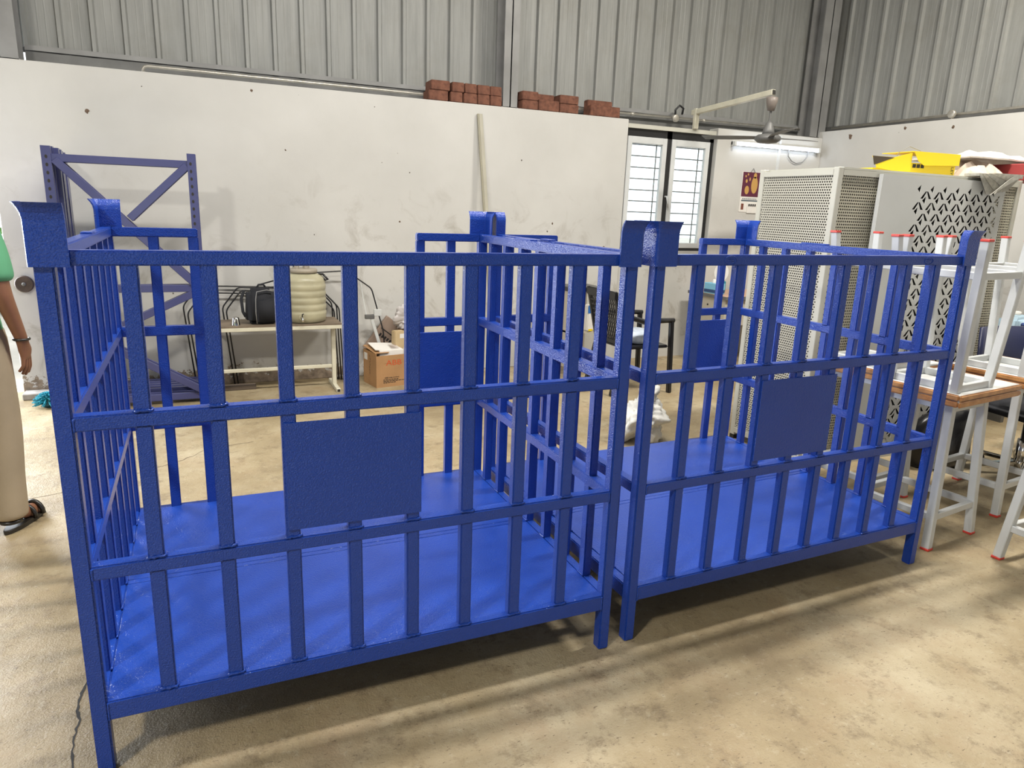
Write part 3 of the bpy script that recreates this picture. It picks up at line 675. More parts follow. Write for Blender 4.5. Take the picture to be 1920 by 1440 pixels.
# ------------------------------------------------------------------ bricks on the wall
def brick(x0, x1, z0, z1, label, y0=4.402, y1=4.584, hollow=False):
    bm = B(); cx, cz, cy = (x0+x1)/2, z0, (y0+y1)/2; g = 0.0015
    box(bm, x0-cx+g, x1-cx-g, y0-cy, y1-cy, 0, z1-z0-0.001)
    for v in bm.verts: v.co += Vector((random.uniform(-1, 1), random.uniform(-1, 1), 0))*0.0022
    o = obj('brick', bm, BRICK, None, 0.005, 2); o.location = (cx, cy, cz); tag(o, label, 'brick', 'bricks resting on top of the white wall')
    return o
ordw = ['leftmost', 'second', 'third', 'fourth', 'rightmost']
lowx = [(2.285, 2.462), (2.482, 2.600), (2.606, 2.735), (2.741, 2.858), (2.864, 2.976)]
upx = [(2.305, 2.480), (2.500, 2.612), (2.620, 2.735), (2.741, 2.862), (2.868, 2.980)]
for k in range(5):
    brick(*lowx[k], 2.448, 2.533, 'red brick, %s of the lower row in the pile left of the column' % ordw[k])
    brick(*upx[k], 2.534, 2.616, 'red brick, %s of the upper row in the pile left of the column' % ordw[k], 4.402+0.004*k)
brick(3.180, 3.345, 2.448, 2.527, 'lower left red brick of the pile just right of the column')
brick(3.180, 3.345, 2.528, 2.606, 'upper left red brick of the pile just right of the column')
brick(3.350, 3.565, 2.448, 2.545, 'middle red brick set forward, in the pile right of the column', 4.402, 4.49)
brick(3.348, 3.555, 2.448, 2.606, 'tall red brick at the back middle of the pile right of the column', 4.495, 4.584)
brick(3.572, 3.775, 2.448, 2.527, 'lower right red brick of the pile right of the column')
brick(3.568, 3.772, 2.528, 2.606, 'upper right red brick of the pile right of the column')
brick(3.905, 4.238, 2.448, 2.545, 'lower red brick of the small pile near the window', 4.402, 4.50)
brick(3.925, 4.205, 2.448, 2.605, 'taller red brick at the back of the small pile near the window', 4.503, 4.584)

# ------------------------------------------------------------------ conduits, fan, tube light
def conduit(name, runs, label, ncl):
    o = thing(name, label, 'conduit', runs[0]); b0 = Vector(runs[0]); bm = B()
    tube(bm, [Vector(p)-b0 for p in runs], 0.0125, 10); obj('pipe', bm, STEELG, o, smooth=True)
    a, b = Vector(runs[-2]), Vector(runs[-1])
    for k in range(ncl):
        p = a+(b-a)*((k+0.5)/ncl)-b0; d = (b-a).normalized(); bm = B(); tube(bm, [p-d*0.018, p+d*0.018], 0.0165, 10); obj('coupling', bm, STEELG, o, smooth=True)
    return o
conduit('conduit_pipe', [(0.05, 4.60, 2.46), (0.05, 4.60, 2.492), (0.062, 4.60, 2.510), (0.085, 4.60, 2.516), (2.25, 4.60, 2.514), (6.78, 4.615, 2.545)], 'long steel conduit running above the white back wall', 5)
conduit('conduit_pipe', [(7.06, 4.40, 2.560), (7.06, 1.0, 2.585), (7.06, -5.0, 2.61)], 'steel conduit running above the right hand wall', 4)
jb = thing('junction_box', 'round conduit junction box with black cable by the fan arm', 'junction box', (5.02, 4.585, 2.525))
bm = B(); lathe(bm, [(0.036, 0), (0.038, 0.004), (0.038, 0.03), (0.030, 0.034)], 18); o = obj('box_body', bm, STEELG, jb, smooth=True); o.rotation_euler = (math.pi/2, 0, 0)
bm = B(); tube(bm, [(-0.01, -0.02, 0.02), (-0.02, -0.03, 0.08), (0.03, -0.03, 0.125), (0.08, -0.03, 0.10), (0.075, -0.02, 0.04)], 0.011, 8); obj('cable_sleeve', bm, BPLAS, jb, smooth=True)
jb2 = thing('junction_box', 'round conduit junction box on the right wall conduit', 'junction box', (7.045, 2.95, 2.572))
bm = B(); lathe(bm, [(0.036, 0), (0.038, 0.004), (0.038, 0.03), (0.030, 0.034)], 18); o = obj('box_body', bm, STEELG, jb2, smooth=True); o.rotation_euler = (0, -math.pi/2, 0)
bm = B(); tube(bm, [(0, 0, -0.03), (0, 0, -0.057)], 0.012, 8); obj('drop_pipe', bm, STEELG, jb2)
fan = thing('ceiling_fan', 'grey ceiling fan hanging from a cream wall-mounted arm near the window', 'fan', (5.17, 4.42, 2.416))
bx('arm_post', (-0.025, 0.025, -0.02, 0.02, 0, 0.20), CREAM, fan, 0.003, 1)
bm = B(); bar(bm, (0, 0.06, 0.165), (0.035, -1.045, 0.235), 0.048, 0.048); obj('arm_beam', bm, CREAM, fan, 0.003, 1)
hub = Vector((0.03, -1.04, 0))
bm = B(); bar(bm, (0.035, -1.0455, 0.235), (0.0352, -1.0475, 0.2352), 0.040, 0.040); obj('arm_end_shade', bm, INK, fan)  # dark square paints the shade in the arm's open end
bm = B(); lathe(bm, [(0.030, 0.075), (0.050, 0.15), (0.052, 0.19), (0.012, 0.20)], 18, hub); obj('upper_canopy', bm, mat('brown_grey_metal', (0.20, 0.17, 0.15), 0.45), fan, smooth=True)
bm = B(); tube(bm, [hub+Vector((0, 0, -0.06)), hub+Vector((0, 0, 0.19))], 0.010, 10); obj('down_rod', bm, DKSTEEL, fan)
bm = B(); lathe(bm, [(0.055, -0.125), (0.050, -0.09), (0.030, -0.03), (0.014, -0.01)], 18, hub); obj('lower_canopy', bm, DKSTEEL, fan, smooth=True)
bm = B(); lathe(bm, [(0.03, -0.205), (0.085, -0.198), (0.115, -0.175), (0.115, -0.150), (0.09, -0.130), (0.05, -0.122)], 28, hub); obj('motor_housing', bm, DKSTEEL, fan, smooth=True)
for k, a in enumerate((math.radians(4), math.radians(124), math.radians(244))):
    bm = B(); n = 9; top_, bot_ = [], []
    for i in range(n):
        r = 0.10+0.50*i/(n-1); w_ = 0.028+0.034*min(1, i/3); z = -0.150+0.012*i/(n-1)
        for side, lst in ((1, top_), (-1, bot_)): lst.append(bm.verts.new((r, side*w_, z+side*0.010)))
    for i in range(n-1): bm.faces.new((top_[i], top_[i+1], bot_[i+1], bot_[i]))
    ext = bmesh.ops.extrude_face_region(bm, geom=bm.faces[:])
    for v in ext['geom']:
        if isinstance(v, bmesh.types.BMVert): v.co.z -= 0.004
    o = obj('blade', bm, DKSTEEL, fan); o.location = hub; o.rotation_euler = (0, 0, a)
tl = thing('tube_light', 'lit white tube light fixed high on the corner wall', 'tube light', (5.64, YB, 2.300))
bx('batten', (0, 1.23, -0.028, 0, -0.012, 0.030), WHITE, tl, 0.003, 1)
bm = B(); tube(bm, [(0.03, -0.045, 0.0), (1.20, -0.045, 0.0)], 0.014, 12); obj('tube', bm, emit_mat('lit_tube', (0.80, 0.88, 1.0), 14), tl, smooth=True)
for x0 in (0.0, 1.20): bx('end_holder', (x0, x0+0.03, -0.065, -0.002, -0.022, 0.025), WHITE, tl, 0.003, 1)
bm = B(); tube(bm, [(0.80, -0.02, -0.012), (0.80, -0.02, -0.08), (0.86, -0.02, -0.13), (0.93, -0.02, -0.15), (1.02, -0.02, -0.13), (1.08, -0.02, -0.07), (1.09, -0.02, -0.012)], 0.005, 6); obj('hanging_cable', bm, PIPING, tl, smooth=True)
bx('wire_trunking', (0.66, 0.69, -0.012, 0, -1.2, -0.013), WHITE, tl)
bx('wire_trunking', (0.66, 0.69, -0.012, 0, 0.031, 0.13), WHITE, tl)
ca = thing('wall_calendar', 'calendar with gold and maroon picture hanging on the corner wall', 'calendar', (5.95, YB-0.004, 1.60))
bx('backing_sheet', (-0.11, 0.15, 0.0, 0.003, 0, 0.43), PAPER, ca)
bx('picture', (-0.10, 0.15, -0.0015, 0.0, 0.165, 0.425), MAROON, ca)
bm = B()
for cx, cz, rx, rz_ in ((0.07, 0.29, 0.045, 0.09), (0.07, 0.39, 0.022, 0.03), (-0.03, 0.235, 0.03, 0.045), (-0.045, 0.33, 0.014, 0.02), (-0.06, 0.38, 0.010, 0.012), (-0.03, 0.40, 0.010, 0.012), (0.0, 0.35, 0.010, 0.02)):
    bm.faces.new([bm.verts.new((cx+rx*math.cos(j*math.pi/9), -0.0022, cz+rz_*math.sin(j*math.pi/9))) for j in range(18)])
obj('gold_ornaments', bm, GOLD, ca)
bm = B(); box(bm, -0.09, 0.14, -0.0012, -0.0001, 0.115, 0.13)
for k in range(8): box(bm, -0.08+0.026*k, -0.06+0.026*k, -0.0012, -0.0001, 0.138, 0.146)
obj('printed_lines', bm, mat('slate_print', (0.10, 0.13, 0.15), 0.6), ca)
bx('date_pad', (0.0, 0.13, -0.008, -0.0005, -0.01, 0.095), PAPER, ca)
bm = B()
for k in range(4): box(bm, 0.012+0.028*k, 0.032+0.028*k, -0.0092, -0.0079, 0.062, 0.088)
obj('date_digits', bm, INK, ca)
bx('print_patch', (-0.085, -0.05, -0.0012, 0, 0.025, 0.09), mat('brown_print', (0.17, 0.05, 0.03), 0.6), ca)
bm = B(); tube(bm, [(0.0, -0.002, 0.425), (0.03, -0.006, 0.465), (0.06, -0.002, 0.425)], 0.003, 6); obj('hanger', bm, DKSTEEL, ca)

# ------------------------------------------------------------------ perforated cabinet with the cut-out panel
cabn = thing('perforated_cabinet', 'tall off-white steel cabinet with perforated sides behind the right cage', 'cabinet', (3.793, 1.23, 0))
CW, CD, CH = 1.70, 0.645, 1.858
for (x0, y0) in ((0, 0), (CW-0.04, 0), (0, CD-0.04), (CW-0.04, CD-0.04)): bx('corner_post', (x0, x0+0.04, y0, y0+0.04, 0.03, CH), OFFW, cabn, 0.003, 1)
for (x0, y0) in ((0, 0), (CW-0.04, 0), (0, CD-0.04), (CW-0.04, CD-0.04)): bx('foot', (x0, x0+0.04, y0, y0+0.04, 0, 0.03), BPLAS, cabn)
bx('top_panel', (0.04, CW-0.04, 0.0, CD, CH-0.012, CH), OFFW, cabn); bx('bottom_panel', (0.04, CW-0.04, 0.012, CD-0.012, 0.065, 0.08), OFFW, cabn)
for z0, z1 in ((0.05, 0.085), (CH-0.045, CH-0.013)):
    bx('frame_rail', (0.04, CW-0.04, 0, 0.012, z0, z1), OFFW, cabn); bx('frame_rail', (0.04, CW-0.04, CD-0.012, CD, z0, z1), OFFW, cabn)
    bx('frame_rail', (0, 0.012, 0.04, CD-0.04, z0, z1), OFFW, cabn); bx('frame_rail', (CW-0.012, CW, 0.04, CD-0.04, z0, z1), OFFW, cabn)
bx('perforated_side', (0.010, 0.0115, 0.04, CD-0.04, 0.085, CH-0.045), CABH, cabn)
bx('side_panel', (CW-0.0115, CW-0.010, 0.04, CD-0.04, 0.085, CH-0.045), mat('cabinet_inner_shade', (0.05, 0.048, 0.042), 0.7), cabn)  # inner skin coloured dark so the cabinet inside reads as shaded
bx('side_panel', (CW-0.0100, CW-0.008, 0.04, CD-0.04, 0.085, CH-0.045), OFFW, cabn)
bx('perforated_door', (0.04, 0.40, 0.010, 0.0115, 0.085, CH-0.045), CABH2, cabn); bx('perforated_door', (CW-0.26, CW-0.04, 0.010, 0.0115, 0.085, CH-0.045), CABH2, cabn)
bx('back_panel', (0.04, CW-0.04, CD-0.010, CD-0.008, 0.085, CH-0.045), mat('cabinet_inner_shade', (0.05, 0.048, 0.042), 0.7), cabn)  # dark colour stands in for the shade inside the cabinet
bx('inner_shelf', (0.045, CW-0.045, 0.02, CD-0.02, 0.72, 0.73), mat('cabinet_shelf_shade', (0.09, 0.085, 0.075), 0.6), cabn)  # shelf darkened as well, as part of the painted interior shade
bm = B(); lathe(bm, [(0.010, 0), (0.014, 0.006), (0.014, 0.02), (0.009, 0.026)], 14); kn = obj('door_knob', bm, CHROME, cabn, smooth=True); kn.rotation_euler = (0, -math.pi/2, 0); kn.location = (0.010, 0.06, 1.30)
ws = bpy.data.objects.new('warning_sticker', None); COL.objects.link(ws); ws.parent = cabn
bx('sticker_sheet', (-0.0016, 0.0, 0.004, 0.055, 0.062, 0.125), WHITE, ws)
bm = B(); t_ = [(0.010, 0.075), (0.050, 0.075), (0.030, 0.112)]
for a_, b_ in zip(t_, t_[1:]+t_[:1]): bar(bm, (-0.002, a_[0], a_[1]), (-0.002, b_[0], b_[1]), 0.003, 0.001)
bar(bm, (-0.002, 0.030, 0.100), (-0.002, 0.028, 0.084), 0.003, 0.001)
obj('triangle_print', bm, INK, ws)
# decorative panel: a sheet with real cut-outs
def cut_panel(w, h, px0, px1, pz0, pz1, cw, ch):
    cu = bpy.data.curves.new('cut_panel', 'CURVE'); cu.dimensions = '2D'; cu.fill_mode = 'BOTH'; cu.extrude = 0.0009
    def spl(pts):
        s = cu.splines.new('POLY'); s.points.add(len(pts)-1); s.use_cyclic_u = True
        for p, q in zip(s.points, pts): p.co = (q[0], q[1], 0, 1)
    spl([(0, 0), (w, 0), (w, h), (0, h)])
    def inside(pts): return all(px0 <= x <= px1 and pz0 <= z <= pz1 for x, z in pts)
    rows = int((pz1-pz0)/(ch/2))+1; cols = int((px1-px0)/cw)+2
    for r in range(rows):
        for c in range(cols):
            cx = px0+c*cw+(cw/2 if r % 2 else 0); cz = pz0+r*ch/2
            def mk(pts): return [(cx+x*cw, cz+z*ch) for x, z in pts]
            def ed(t): return (-0.5+0.5*t, 0.5*t)
            (xa, za), (xb, zb_) = ed(0.08), ed(0.74)
            sl1 = mk([(xa+0.03, za), (xb+0.03, zb_), (xb+0.135, zb_), (xa+0.25, za)])
            sl2 = mk([(-xa-0.03, za), (-xa-0.25, za), (-xb-0.135, zb_), (-xb-0.03, zb_)])
            tr = mk([(-0.26, -0.04), (-0.02, 0.15), (-0.02, -0.20)])
            for s_ in (sl1, sl2, tr):
                if inside(s_): spl(s_)
    o = bpy.data.objects.new('cut_panel', cu); COL.objects.link(o)
    me = bpy.data.meshes.new_from_object(o.evaluated_get(bpy.context.evaluated_depsgraph_get())); bpy.data.objects.remove(o)
    me.transform(Matrix.Rotation(math.pi/2, 4, 'X')); me.materials.clear(); me.materials.append(GREYP); return me
pn = thing('cut_out_panel', 'pale grey steel panel with diamond cut-outs standing before the perforated cabinet', 'panel', (4.112, 1.192, 0))
PWD, PHT = 1.157, 1.832
me = cut_panel(PWD, PHT, 0.285, 1.135, 0.09, 1.80, 0.118, 0.134)
po = bpy.data.objects.new('panel_sheet', me); COL.objects.link(po); po.parent = pn
bx('folded_edge', (-0.001, 0.0015, 0.0, 0.024, 0, PHT), GREYP, pn); bx('folded_edge', (PWD-0.0015, PWD+0.001, 0.0, 0.024, 0, PHT), GREYP, pn)
bx('folded_edge', (0.0015, PWD-0.0015, 0.0, 0.024, PHT-0.0015, PHT+0.001), GREYP, pn); bx('folded_edge', (0.0015, PWD-0.0015, 0.0, 0.024, 0.0, 0.0025), GREYP, pn)
# things on top of the cabinet
yb = thing('yellow_carton', 'opened bright yellow carton lying on top of the perforated cabinet', 'carton', (4.62, 1.42, 1.859), math.radians(-4))
bx('carton_body', (0, 0.40, 0, 0.28, 0, 0.075), YEL, yb, 0.003, 1)
bm = B(); prism(bm, [(0.0, 0.145), (0.41, 0.145), (0.41, 0.075), (0.10, 0.062), (0.05, 0.085), (0.02, 0.12)], 'y', -0.016, -0.012); obj('front_flap', bm, YEL, yb)
bm = B(); box(bm, 0.0, 0.41, -0.014, 0.24, 0.142, 0.146); obj('lid_panel', bm, YEL, yb)
bm = B(); prism(bm, [(-0.33, 0.10), (-0.15, 0.10), (0.0, 0.135), (0.0, 0.002), (-0.10, 0.012), (-0.28, 0.03)], 'y', -0.005, 0.0); obj('side_flap', bm, YEL, yb)
bm = B(); prism(bm, [(-0.33, 0.10), (-0.31, 0.045), (-0.22, 0.075), (-0.15, 0.098)], 'y', -0.0062, -0.0052); obj('dark_flap_patch', bm, mat('dark_card', (0.05, 0.035, 0.02), 0.8), yb)  # dark patch laid flat on the side flap
bm = B(); box(bm, -0.30, 0.0, 0.01, 0.20, 0.0, 0.03); obj('side_tray', bm, YEL, yb)
bm = B()
for k in range(3): box(bm, 0.02+0.035*k, 0.048+0.035*k, -0.0012, -0.0002, 0.045, 0.068)
obj('printed_blocks', bm, INK, yb)
text_mesh('printed_letters', 'LEY', 0.032, INK, Matrix.Translation((0.372, -0.0006, 0.040)) @ FR @ Matrix.Rotation(-math.pi/2, 4, 'Z'), yb, 0.0003)
bm = B(); tube(bm, [(-0.05, 0.12, 0.03), (0.0, 0.1, 0.15), (0.08, 0.1, 0.185), (0.16, 0.08, 0.16)], 0.002, 5); obj('loose_wire', bm, PIPING, yb)
def crumple(name, x0, x1, y0, y1, z, amp, n, m_, seed, label, cat, drop=None):
    rnd = random.Random(seed); bm = B(); g = []
    for i in range(n+1):
        row = []
        for j in range(n+1):
            u, v = i/n, j/n; e = math.sin(math.pi*u)**0.4*math.sin(math.pi*v)**0.4
            row.append(bm.verts.new((x0+(x1-x0)*u+rnd.uniform(-1, 1)*0.02, y0+(y1-y0)*v+rnd.uniform(-1, 1)*0.02, z+0.012+e*amp*rnd.uniform(0.35, 1.0))))
        g.append(row)
    for i in range(n):
        for j in range(n): bm.faces.new((g[i][j], g[i+1][j], g[i+1][j+1], g[i][j+1]))
    b_ = bmesh.ops.extrude_face_region(bm, geom=bm.faces[:])
    for v in b_['geom']:
        if isinstance(v, bmesh.types.BMVert): v.co.z = max(z+0.001, v.co.z-0.010)
    o = obj(name, bm, m_); return tag(o, label, cat)
crumple('brown_paper', 5.06, 5.45, 1.27, 1.80, 1.859, 0.15, 8, CRUMP, 3, 'crumpled brown wrapping paper heaped on the cabinet top', 'paper')
crumple('pale_paper', 5.12, 5.92, 1.34, 1.86, 1.99, 0.075, 7, mat('pale_wrapper', (0.62, 0.56, 0.50), 0.7, 0, 0.15, 8), 8, 'pale wrapping paper topping the heap on the cabinet', 'paper')
rc = thing('red_carton', 'red and brown carton tipped over the right end of the cabinet top', 'carton', (5.50, 1.222, 1.861), 0.0)
bx('carton_body', (0, 0.40, 0, 0.35, 0, 0.11), mat('reddish_card', (0.36, 0.05, 0.05), 0.6), rc, 0.004, 1)
bm = B(); box(bm, -0.01, 0.30, -0.006, -0.002, -0.085, 0.05); o = obj('hanging_flap', bm, RED, rc); o.rotation_euler = (math.radians(-14), 0, 0)
np_ = thing('newspapers', 'folded newspapers hanging off the cabinet top over the cut-out panel', 'newspapers', (4.93, 1.17, 1.862), 0)
for k in range(5):
    bm = B(); a = -0.20+0.11*k
    prism(bm, [(0.02*k, 0.008+0.003*k), (0.42, 0.012+0.003*k), (0.30-0.05*k, -0.085-0.008*k), (0.10+0.05*k, -0.11+0.03*k)], 'y', -0.012-0.006*k, -0.009-0.006*k)
    obj('sheet', bm, mat('newsprint_%d' % k, (0.50+0.03*(k % 2), 0.49+0.02*(k % 2), 0.44), 0.8, 0, 0.3, 40), np_)
bx('folded_stack', (0.0, 0.44, -0.01, 0.09, 0.0, 0.016), mat('newsprint_0', (0.5, 0.49, 0.44), 0.8), np_)

# ------------------------------------------------------------------ white tables stacked in pairs, one upside down on the other
TW, TD, TH = 0.59, 0.43, 0.75
tb = thing('white_table', 'white table with wood edging standing beside the right cage, lower of the front pair', 'table', (3.565, 0.126, 0), math.radians(7.5), 'white tables stacked in pairs')
bx('table_top', (0.012, TW-0.012, 0.012, TD-0.012, TH-0.030, TH-0.0005), LAMIN, tb, 0.002, 1)
for d in ((0, TW, 0, 0.014, TH-0.030, TH-0.001), (0, TW, TD-0.014, TD, TH-0.030, TH-0.001), (0, 0.014, 0.012, TD-0.012, TH-0.030, TH-0.001), (TW-0.014, TW, 0.012, TD-0.012, TH-0.030, TH-0.001)): bx('edging', d, WOOD, tb, 0.006, 3)
LEGS = [((0.045, 0.060), (-0.028, 0.012)), ((0.345, 0.060), (0.372, 0.012)), ((0.045, 0.375), (-0.028, 0.420)), ((0.345, 0.375), (0.372, 0.420))]
for d in ((0.04, 0.36, 0.045, 0.070, TH-0.065, TH-0.030), (0.04, 0.36, 0.360, 0.385, TH-0.065, TH-0.030), (0.045, 0.070, 0.070, 0.360, TH-0.065, TH-0.030), (0.330, 0.355, 0.070, 0.360, TH-0.065, TH-0.030)): bx('apron', d, WHITE, tb, 0.002, 1)
def at_z(l, z): t = z/(TH-0.03); return (l[1][0]+(l[0][0]-l[1][0])*t, l[1][1]+(l[0][1]-l[1][1])*t, z)
for l in LEGS:
    bm = B(); bar(bm, at_z(l, 0.008), at_z(l, TH-0.030), 0.038, 0.038, (0, 1, 0)); lg = obj('leg', bm, WHITE, tb, 0.003, 1)
    p = at_z(l, 0); bx('foot_cap', (p[0]-0.021, p[0]+0.021, p[1]-0.021, p[1]+0.021, 0, 0.012), RED, lg, 0.002, 1)
for a, b in ((0, 1), (2, 3), (0, 2), (1, 3)):
    bm = B(); bar(bm, at_z(LEGS[a], 0.165), at_z(LEGS[b], 0.165), 0.028, 0.034); obj('stretcher', bm, WHITE, tb, 0.003, 1)
def tpair(x, y, rz, z, lab_lo, lab_hi, first=False):
    r = math.radians(rz)
    if not first: dup(tb, (x, y, z), r, lab_lo)
    dup(tb, (x-math.sin(r)*TD, y+math.cos(r)*TD, z+2*TH+0.001), r, lab_hi, None, (math.pi, 0, r))
tpair(3.565, 0.126, 7.5, 0, '', 'white table turned upside down on the front pair beside the right cage', True)
tpair(3.665, 0.590, 7.5, 0, 'white table behind the front pair, partly hidden by the right cage bars, standing upright', 'white table turned upside down on the pair behind the front one')
tpair(4.318, 0.270, 7.5, 0, 'white table right of the front pair, standing upright against it', 'white table turned upside down on the pair right of the front one')
tpair(3.835, -0.470, 2.0, 0, 'white table at the right edge of the picture, standing nearest the camera', 'white table turned upside down on the pair nearest the camera')

# ------------------------------------------------------------------ chairs
def swivel(name, loc, rz, label):
    o = thing(name, label, 'chair', loc, rz, 'navy swivel chairs behind the white tables')
    for k in range(5):
        a = k*2*math.pi/5+0.3; bm = B(); bar(bm, (0.02*math.cos(a), 0.02*math.sin(a), 0.085), (0.27*math.cos(a), 0.27*math.sin(a), 0.060), 0.035, 0.025); ar = obj('base_arm', bm, CHROME, o, 0.004, 1)
        bm = B(); lathe(bm, [(0.022, -0.012), (0.025, -0.008), (0.025, 0.008), (0.022, 0.012)], 14); c_ = obj('caster', bm, BPLAS, ar, smooth=True); c_.rotation_euler = (math.pi/2, 0, a+1.2); c_.location = (0.27*math.cos(a), 0.27*math.sin(a), 0.0255)
    bm = B(); lathe(bm, [(0.032, 0.05), (0.032, 0.24), (0.019, 0.245), (0.019, 0.40)], 18); obj('gas_column', bm, CHROME, o, smooth=True)
    bm = B(); box(bm, -0.23, 0.23, -0.23, 0.22, 0.40, 0.47); obj('seat', bm, BFAB, o, 0.03, 3, True)
    bm = B(); n = 10; a_, b_ = [], []
    for i in range(n+1):
        t = -0.22+0.44*i/n; yb_ = 0.25-0.9*t*t
        a_.append([bm.verts.new((t*(0.97 if k == 2 else 1), yb_+0.05*k*0.5, z)) for k, z in enumerate((0.50, 0.72, 0.92))])
        b_.append([bm.verts.new((t*(0.97 if k == 2 else 1), yb_+0.05*k*0.5+0.022, z)) for k, z in enumerate((0.50, 0.72, 0.92))])
    for i in range(n):
        for k in range(2): bm.faces.new((a_[i][k], a_[i+1][k], a_[i+1][k+1], a_[i][k+1])); bm.faces.new((b_[i][k], b_[i][k+1], b_[i+1][k+1], b_[i+1][k]))
        bm.faces.new((a_[i][0], b_[i][0], b_[i+1][0], a_[i+1][0])); bm.faces.new((a_[i][2], a_[i+1][2], b_[i+1][2], b_[i][2]))
    for i in (0, n):
        for k in range(2): bm.faces.new((a_[i][k], a_[i][k+1], b_[i][k+1], b_[i][k]))
    obj('backrest', bm, NAVY, o, smooth=True)
    bm = B(); bar(bm, (0, 0.16, 0.42), (0, 0.285, 0.56), 0.05, 0.014); obj('back_strut', bm, BPLAS, o)
    bm = B(); tube(bm, [(0.15+0.018*math.cos(k*math.pi/8), 0.20, 0.86-0.018*math.sin(k*math.pi/8)) for k in range(9)], 0.003, 5); obj('curved_mark', bm, GREYP, o)
    return o
s1 = swivel('swivel_chair', (5.10, 0.66, 0), math.radians(-8), 'navy backed swivel chair with chrome base behind the white tables')
dup(s1, (5.68, 0.72, 0), math.radians(-20), 'navy backed swivel chair farther right, seen between raised table legs')
pc = thing('plastic_chair', 'black plastic armchair with lattice back near the white back wall', 'chair', (3.86, 3.33, 0), math.radians(90))
# local: seat faces -Y, back at +Y
bm = B(); box(bm, -0.23, 0.23, -0.24, 0.22, 0.405, 0.430)
obj('seat', bm, BPLAS, pc, 0.010, 2)
for sx in (-1, 1):
    bm = B(); bar(bm, (sx*0.255, -0.265, 0.0), (sx*0.245, -0.235, 0.655), 0.045, 0.035, (0, 1, 0)); obj('front_leg', bm, BPLAS, pc, 0.006, 2)
    bm = B(); bar(bm, (sx*0.225, 0.315, 0.0), (sx*0.225, 0.225, 0.43), 0.045, 0.035, (0, 1, 0)); obj('rear_leg', bm, BPLAS, pc, 0.006, 2)
    bm = B(); tube(bm, [(sx*0.245, -0.26, 0.652), (sx*0.262, -0.10, 0.655), (sx*0.262, 0.06, 0.650), (sx*0.25, 0.18, 0.685), (sx*0.238, 0.27, 0.760)], [0.020, 0.024, 0.024, 0.022, 0.018], 8); obj('arm', bm, BPLAS, pc, smooth=True)
bm = B()
for k in range(13): bar(bm, (-0.20+0.0333*k, 0.235, 0.47), (-0.20+0.0333*k, 0.335, 0.84), 0.011, 0.010, (0, 1, 0))
for k in range(9): bar(bm, (-0.21, 0.242+0.0118*k, 0.50+0.042*k), (0.21, 0.242+0.0118*k, 0.50+0.042*k), 0.010, 0.012)
stuff(obj('back_lattice', bm, BPLAS, pc))
for d in ((-0.245, -0.205), (0.205, 0.245)):
    bm = B(); bar(bm, ((d[0]+d[1])/2, 0.222, 0.41), ((d[0]+d[1])/2, 0.345, 0.905), 0.04, 0.028, (0, 1, 0)); obj('back_stile', bm, BPLAS, pc, 0.006, 2)
bm = B(); bar(bm, (-0.245, 0.340, 0.870), (0.245, 0.340, 0.870), 0.030, 0.07); obj('top_rail', bm, BPLAS, pc, 0.008, 2)
bm = B(); bar(bm, (-0.245, 0.232, 0.455), (0.245, 0.232, 0.455), 0.028, 0.04); obj('lower_rail', bm, BPLAS, pc, 0.006, 2)
cl = lump('folded_cloth', (3.90, 3.33, 0.431), (0.20, 0.19, 0.075), mat('pale_striped_cloth', (0.55, 0.62, 0.72), 0.8, 0, 0.35, 14), 21, None, 0.12); tag(cl, 'pale blue cloth lying on the black plastic chair', 'cloth')
sk = thing('white_sack', 'full white woven sack on the floor behind the right cage', 'sack', (3.12, 2.02, 0))
def sack(name, s, seed, parent, sub=5):
    bm = B(); bmesh.ops.create_icosphere(bm, subdivisions=sub, radius=1.0); rnd = random.Random(seed)
    ph = [(Vector((rnd.gauss(0, 1), rnd.gauss(0, 1), rnd.gauss(0, 1))).normalized(), f*rnd.uniform(0.8, 1.2), rnd.uniform(0, 6), a) for f, a in ((2, .10), (3, .09), (4, .07), (6, .05), (9, .040), (12, .030), (16, .024), (21, .018), (27, .012)) for _ in range(2)]
    for v in bm.verts:
        d = v.co.normalized(); k = 1.0
        for a, f, p, am in ph: k += am*(1-2*abs(math.sin(f*d.dot(a)+p)))
        sq = (abs(d.x)**4+abs(d.y)**4+abs(d.z)**4)**-0.25
        v.co = d*k*(0.45+0.55*sq); v.co.x *= s[0]; v.co.y *= s[1]; v.co.z = max(v.co.z*s[2], -s[2]*0.8)+s[2]*0.8
        t = v.co.z/(1.8*s[2]); v.co.x *= 1.08-0.45*t*t; v.co.y *= 1.05-0.35*t*t
    return obj(name, bm, POLY, parent, smooth=True)
sack('sack_body', (0.205, 0.16, 0.185), 31, sk)
o = sack('tied_neck', (0.10, 0.07, 0.07), 34, sk, 4); o.location = (0.02, 0.01, 0.30); o.rotation_euler = (0.3, 0.5, 0.4)

cbg = sack('clear_bag', (0.11, 0.055, 0.125), 77, None, 5); cbg.location = (2.02, 4.255, 0.461); cbg.rotation_euler = (0, 0.0, 0.2)
cbg.data.materials[0] = mat('grey_polythene', (0.50, 0.47, 0.46), 0.3, 0, 0.1, 9, 0.3, 40); tag(cbg, 'crumpled grey polythene bag slumped on the cartons behind the open box', 'bag')
